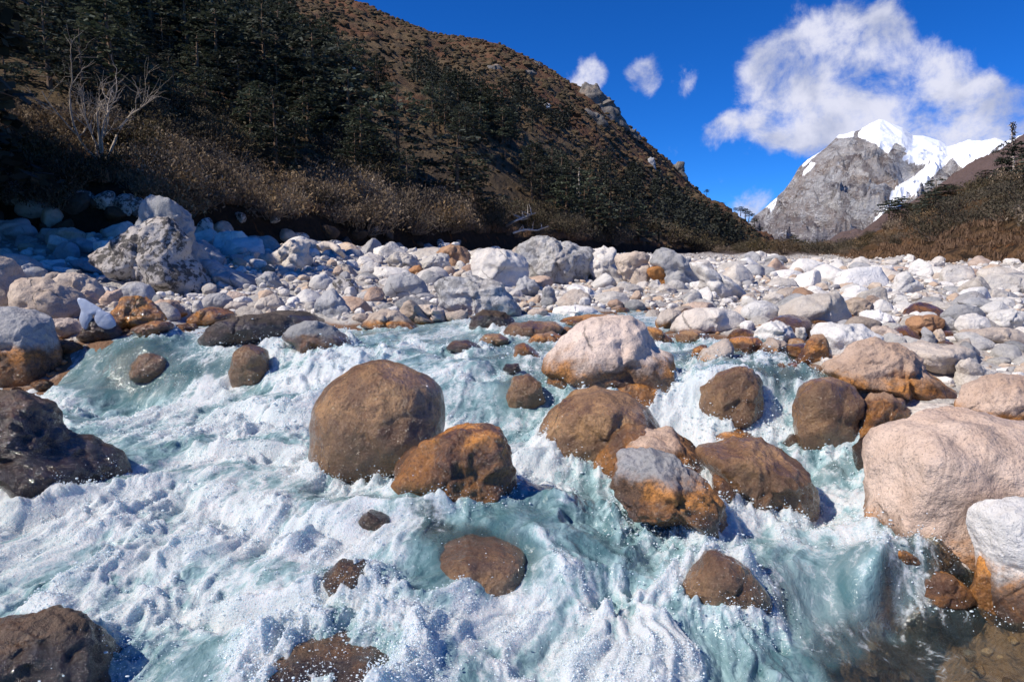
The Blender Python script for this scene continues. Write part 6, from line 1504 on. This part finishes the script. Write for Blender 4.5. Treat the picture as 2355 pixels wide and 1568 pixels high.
def cobble_mat(name, wetk):
    m, t = new_mat(name)
    g = t.node('ShaderNodeNewGeometry').outputs['Position']; v = attr(t, 'tint')
    cr = t.node('ShaderNodeValToRGB', {0: v}); cr.color_ramp.interpolation = 'CONSTANT'; el = cr.color_ramp.elements
    cols = [(.64,.59,.53), (.76,.72,.67), (.34,.33,.33), (.57,.52,.47), (.52,.42,.33), (.68,.64,.59), (.42,.40,.38), (.72,.68,.63), (.50,.37,.27), (.62,.58,.53)] if not wetk else [(.30,.16,.07), (.18,.09,.04), (.36,.20,.09), (.12,.065,.035), (.26,.17,.11)]
    while len(el) < len(cols): el.new(.5)
    for j, c_ in enumerate(cols): el[j].position = j / len(cols); el[j].color = c_ + (1,)
    c = cr.outputs[0]
    c = t.mix(t.math('MULTIPLY', t.ramp(t.noise(g, 14, 4, .65), .48, .68), .45), c, (.24,.22,.21))
    c = t.mix(t.math('MULTIPLY', t.ramp(t.noise(g, 70, 2, .6), .56, .7), .4), c, (.12,.11,.10))
    b = t.node('ShaderNodeBump', {'Height': t.noise(g, 22, 6, .7), 'Strength': .6, 'Distance': .03})
    finish(t, t.node('ShaderNodeBsdfPrincipled', {'Base Color': c, 'Roughness': .25 if wetk else .85, 'Normal': b.outputs[0]}).outputs[0]); return m
for key, wk, lab in (('dry', False, 'pale cobbles and gravel packed between the larger stones of both banks'), ('wetedge', True, 'wet brown pebbles along the waterline and under the clear pool')):
    if not parts[key]: continue
    V, F = join(parts[key]); ti = np.concatenate([np.full(n_, v_) for n_, v_ in tints[key]])
    nm = 'cobbles' if key == 'dry' else 'wet_pebbles'
    o = put(nm, make_mesh(nm, V, F, cobble_mat(nm, wk), smooth=False, attrs={'tint': ti})); tag(o, lab, 'gravel', kind='stuff'); print(nm, len(F))

# stones set in the dark earth bank on the left
er = np.random.default_rng(9)
for i in range(46):
    a = -20 + i * 24 + er.uniform(-8, 8); u = float(pix(a, 500)[0]); tf = float(left_hill.lines(np.array([u]))[0][0]); t_ = tf + er.uniform(.1, 1.3)
    z_ = float(left_hill.z(np.array([u]), np.array([t_]))[0]); r_ = er.uniform(.25, .65) * (1 if a < 700 else 1.2)
    kd = ['dark', 'mottled', 'tan', 'dark', 'grey'][int(er.integers(0, 5))]
    V_, F_ = stone_geo(3000 + i, 3, .7)
    o = put('bank_stone', make_mesh('bank_stone', V_ * r_, F_, MAT[kd], attrs={'wet': np.zeros(len(V_)), 'soak': np.zeros(len(V_))}), loc=(u * t_, t_, z_ + .05))
    o.rotation_euler = (er.uniform(-.6, .6), er.uniform(-.6, .6), er.uniform(0, 6))
    cw = {'grey': 'shaded grey', 'mottled': 'spotted', 'tan': 'dull brown', 'dark': 'near black'}[kd]
    tag(o, f"{cw} stone half buried in the dark earth bank above the {nearest(a, 590, .5)}", 'stone', 'stones set in the dark earth bank')

# rust coloured grass along the banks
def tufts(pts_, n, h_, name, lab):
    C_, A_, B_ = [], [], []
    for (x_, y_, z_, s_) in pts_:
        th = er.uniform(0, 6.28, n); rr_ = er.random(n) * s_
        base = np.stack([x_ + np.cos(th) * rr_, y_ + np.sin(th) * rr_, np.full(n, z_)], 1)
        up = np.stack([er.normal(0, .35, n), er.normal(0, .35, n), np.ones(n)], 1) * (h_ * er.uniform(.5, 1.3, n))[:, None] * .5
        side = np.stack([-np.sin(th), np.cos(th), np.zeros(n)], 1) * .012 * max(1, y_ / 22)
        C_.append(base + up); A_.append(up); B_.append(side)
    V, F = quads(np.concatenate(C_), np.concatenate(A_), np.concatenate(B_))
    o = put(name, make_mesh(name, V, F, MAT['redgrass'], smooth=False)); tag(o, lab, 'grass', kind='stuff')
P_ = []
for i in range(240):
    a = er.uniform(-40, 1700); u = float(pix(a, 500)[0]); tf = float(left_hill.lines(np.array([u]))[0][0]); t_ = tf + er.uniform(1.4, 3.2) * (1 + tf / 150)
    P_.append((u * t_, t_, float(left_hill.z(np.array([u]), np.array([t_]))[0]), .5))
tufts(P_, 46, .42, 'bank_grass', 'rust coloured dry grass on the rim of the dark earth bank')
P_ = []
for i in range(300):
    a = er.uniform(1870, 2480); u = float(pix(a, 500)[0]); tf = float(right_bank.lines(np.array([u]))[0][0]); t_ = tf + er.uniform(-.5, 9)
    P_.append((u * t_, t_, float(right_bank.z(np.array([u]), np.array([t_]))[0]) if t_ > tf else float(ground_z(np.array([u * t_]), np.array([t_]))[0]), .9))
tufts(P_, 34, .30, 'slope_grass', 'orange brown dry grass at the foot of the slope right of the gravel')

# ice hanging from the tan boulder
def ice_mat():
    m, t = new_mat('ice')
    P, rn = coords(t)
    b = t.node('ShaderNodeBump', {'Height': t.noise(P, 14, 4), 'Strength': .3, 'Distance': .03})
    p = t.node('ShaderNodeBsdfPrincipled', {'Base Color': (.50,.56,.68,1), 'Roughness': .18, 'Normal': b.outputs[0], 'Transmission Weight': .25, 'IOR': 1.31, 'Subsurface Weight': 0.0})
    finish(t, p.outputs[0]); return m
MAT['ice'] = ice_mat()
dice = hit(195, 765)
ei = bpy.data.objects.new('ice_sheet', None); SC.collection.objects.link(ei); ei.location = (float(pix(200, 740)[0]) * dice, dice, .9)
tag(ei, 'bluish white sheet of ice draped from the blunt tan boulder over the dark wet one', 'ice')
for nm, pts_ in (('hanging_ice', [(520,775),(580,785),(650,825),(705,858),(690,885),(640,895),(628,940),(600,1000),(575,985),(550,920),(560,860),(540,815)]), ('sloping_ice', [(630,845),(690,855),(760,890),(795,935),(803,975),(770,950),(720,905),(660,885)])):
    o = boulder('4', pts_, 'ice', 'ice', facet=.2, lod=4, dist=dice * .955, depth=.22, name=nm, sink=0, rough=.5)
    for k_ in ('label', 'category'): del o[k_]
    ROCKS.pop(); o.parent = ei; o.location = (o.location.x - ei.location.x, o.location.y - ei.location.y, o.location.z - ei.location.z)

# driftwood
def wood(fr, pts_, rad, dist, label, mat='palebark', twigs=0, seed=1):
    O = np.array(outline(fr, pts_)); r = np.random.default_rng(seed)
    u, E = pix(O[:, 0], O[:, 1]); dd = dist * (1 + r.normal(0, .01, len(O)))
    P = np.stack([u * dd, dd, CAMH + E * dd], 1)
    s = np.linspace(0, 1, len(P)); S2 = np.linspace(0, 1, len(P) * 5)
    Pf = np.stack([np.interp(S2, s, P[:, k]) for k in range(3)], 1)
    parts = [tube(Pf, np.linspace(rad, rad * .45, len(Pf)) * r.uniform(.9, 1.1, len(Pf)), 7)]
    for i in range(twigs):
        b = Pf[r.integers(3, len(Pf))]; d = r.normal(0, 1, 3); d[2] = abs(d[2]); d /= np.linalg.norm(d); L = rad * r.uniform(4, 9)
        q = b + d * np.linspace(0, L, 5)[:, None] + np.cumsum(r.normal(0, L * .05, (5, 3)), 0); parts.append(tube(q, np.linspace(rad * .4, rad * .1, 5), 4))
    V, F = join(parts); c = V.mean(0)
    o = put('driftwood', make_mesh('driftwood', V - c, F, MAT[mat]), loc=tuple(c)); tag(o, label, 'driftwood')
wood('4', [(2200,440),(2240,415),(2290,420),(2330,450),(2370,490)], .16, 21.5, 'curved bleached log stranded on the stones at the foot of the dark bank')
wood('D', [(1165,520),(1185,508),(1205,500),(1225,492)], .12, 66, 'tangle of bleached driftwood roots at the bank behind the large dappled boulder', twigs=14, seed=3)
wood('D', [(1180,536),(1205,528),(1235,530),(1262,520)], .10, 64, 'long pale branch lying below the tangle of driftwood roots', twigs=9, seed=4)
wood('6', [(2110,290),(2180,280),(2240,285),(2300,265)], .10, 41, 'thin pale driftwood log lying at the foot of the brushy right slope')
wood('4', [(1515,640),(1520,590),(1540,540),(1555,505)], .008, 17.0, 'thin dead twigs sprouting beside the mottled pyramid boulder', mat='bark', twigs=16, seed=6)

# names that single out the firs and shrubs by what stands straight below them
def relabel(prefix, parts_):
    for o in SC.objects:
        if o.parent or o.name.split('.')[0] not in parts_ or 'group' not in o: continue
        a, b = unpix(o.location.x, o.location.y, o.location.z)
        if o['group'] in ('firs on the near left bank',): continue
        if a > 1850: ref = 'up the right slope over the ' + nearest(a, 640, .3)
        else: ref = 'over the ' + nearest(a, 640, .3)
        hh = 'high' if b < 200 else ('midway' if b < 400 else 'low')
        w_ = {'fir_tree': 'dark fir', 'leafless_shrub': 'twiggy brown shrub', 'dark_shrub': 'dark leafy shrub'}[o.name.split('.')[0]]
        sz = o.scale.z * (10 if 'fir' in o.name else 1.0)
        w2 = ('tall ' if sz > 9 else 'short ' if sz < 7.6 else '') if 'fir' in o.name else ('broad ' if sz > 2 else 'small ' if sz < 1.4 else '')
        o['label'] = f"{w2}{w_} {hh} on the hillside {ref}" if a <= 1850 else f"{w2}{w_.split()[0]} shrub {hh} on the right slope over the {nearest(a, 640, .3)}" if 'shrub' in w_ else f"{w2}{w_} {hh} on the right slope over the {nearest(a, 640, .3)}"
relabel('', ('fir_tree', 'leafless_shrub', 'dark_shrub'))
from collections import defaultdict
dup = defaultdict(list)
for o in SC.objects:
    if o.parent is None and 'label' in o and 'kind' not in o:
        w0 = o['label'].split(); o['label'] = ' '.join(w0[:16]); dup[o['label']].append(o)
ORD = ['leftmost', 'second', 'third', 'fourth', 'fifth', 'sixth', 'seventh', 'eighth', 'ninth', 'tenth', 'eleventh', 'twelfth', 'thirteenth', 'fourteenth', 'fifteenth']
ORD = ORD[:1] + [q + ' from the left' for q in ORD[1:]]
for lb, os_ in dup.items():
    if len(os_) < 2: continue
    os_.sort(key=lambda q: float(unpix(q.location.x, q.location.y, q.location.z)[0]))
    for k_, q in enumerate(os_):
        pre = 'rightmost' if k_ == len(os_) - 1 else ORD[min(k_, 14)]
        q['label'] = ' '.join((pre + ' ' + lb).split()[:16])
tot = 0
seen = {}
for o in SC.objects:
    if o.type == 'MESH' and o.data.name not in seen:
        seen[o.data.name] = sum(len(p.vertices) - 2 for p in o.data.polygons) if len(o.data.polygons) < 3000 else len(o.data.polygons) * (len(o.data.polygons[0].vertices) - 2)
print('triangles', sum(seen.values()), sorted(((v, k) for k, v in seen.items()), reverse=True)[:12])
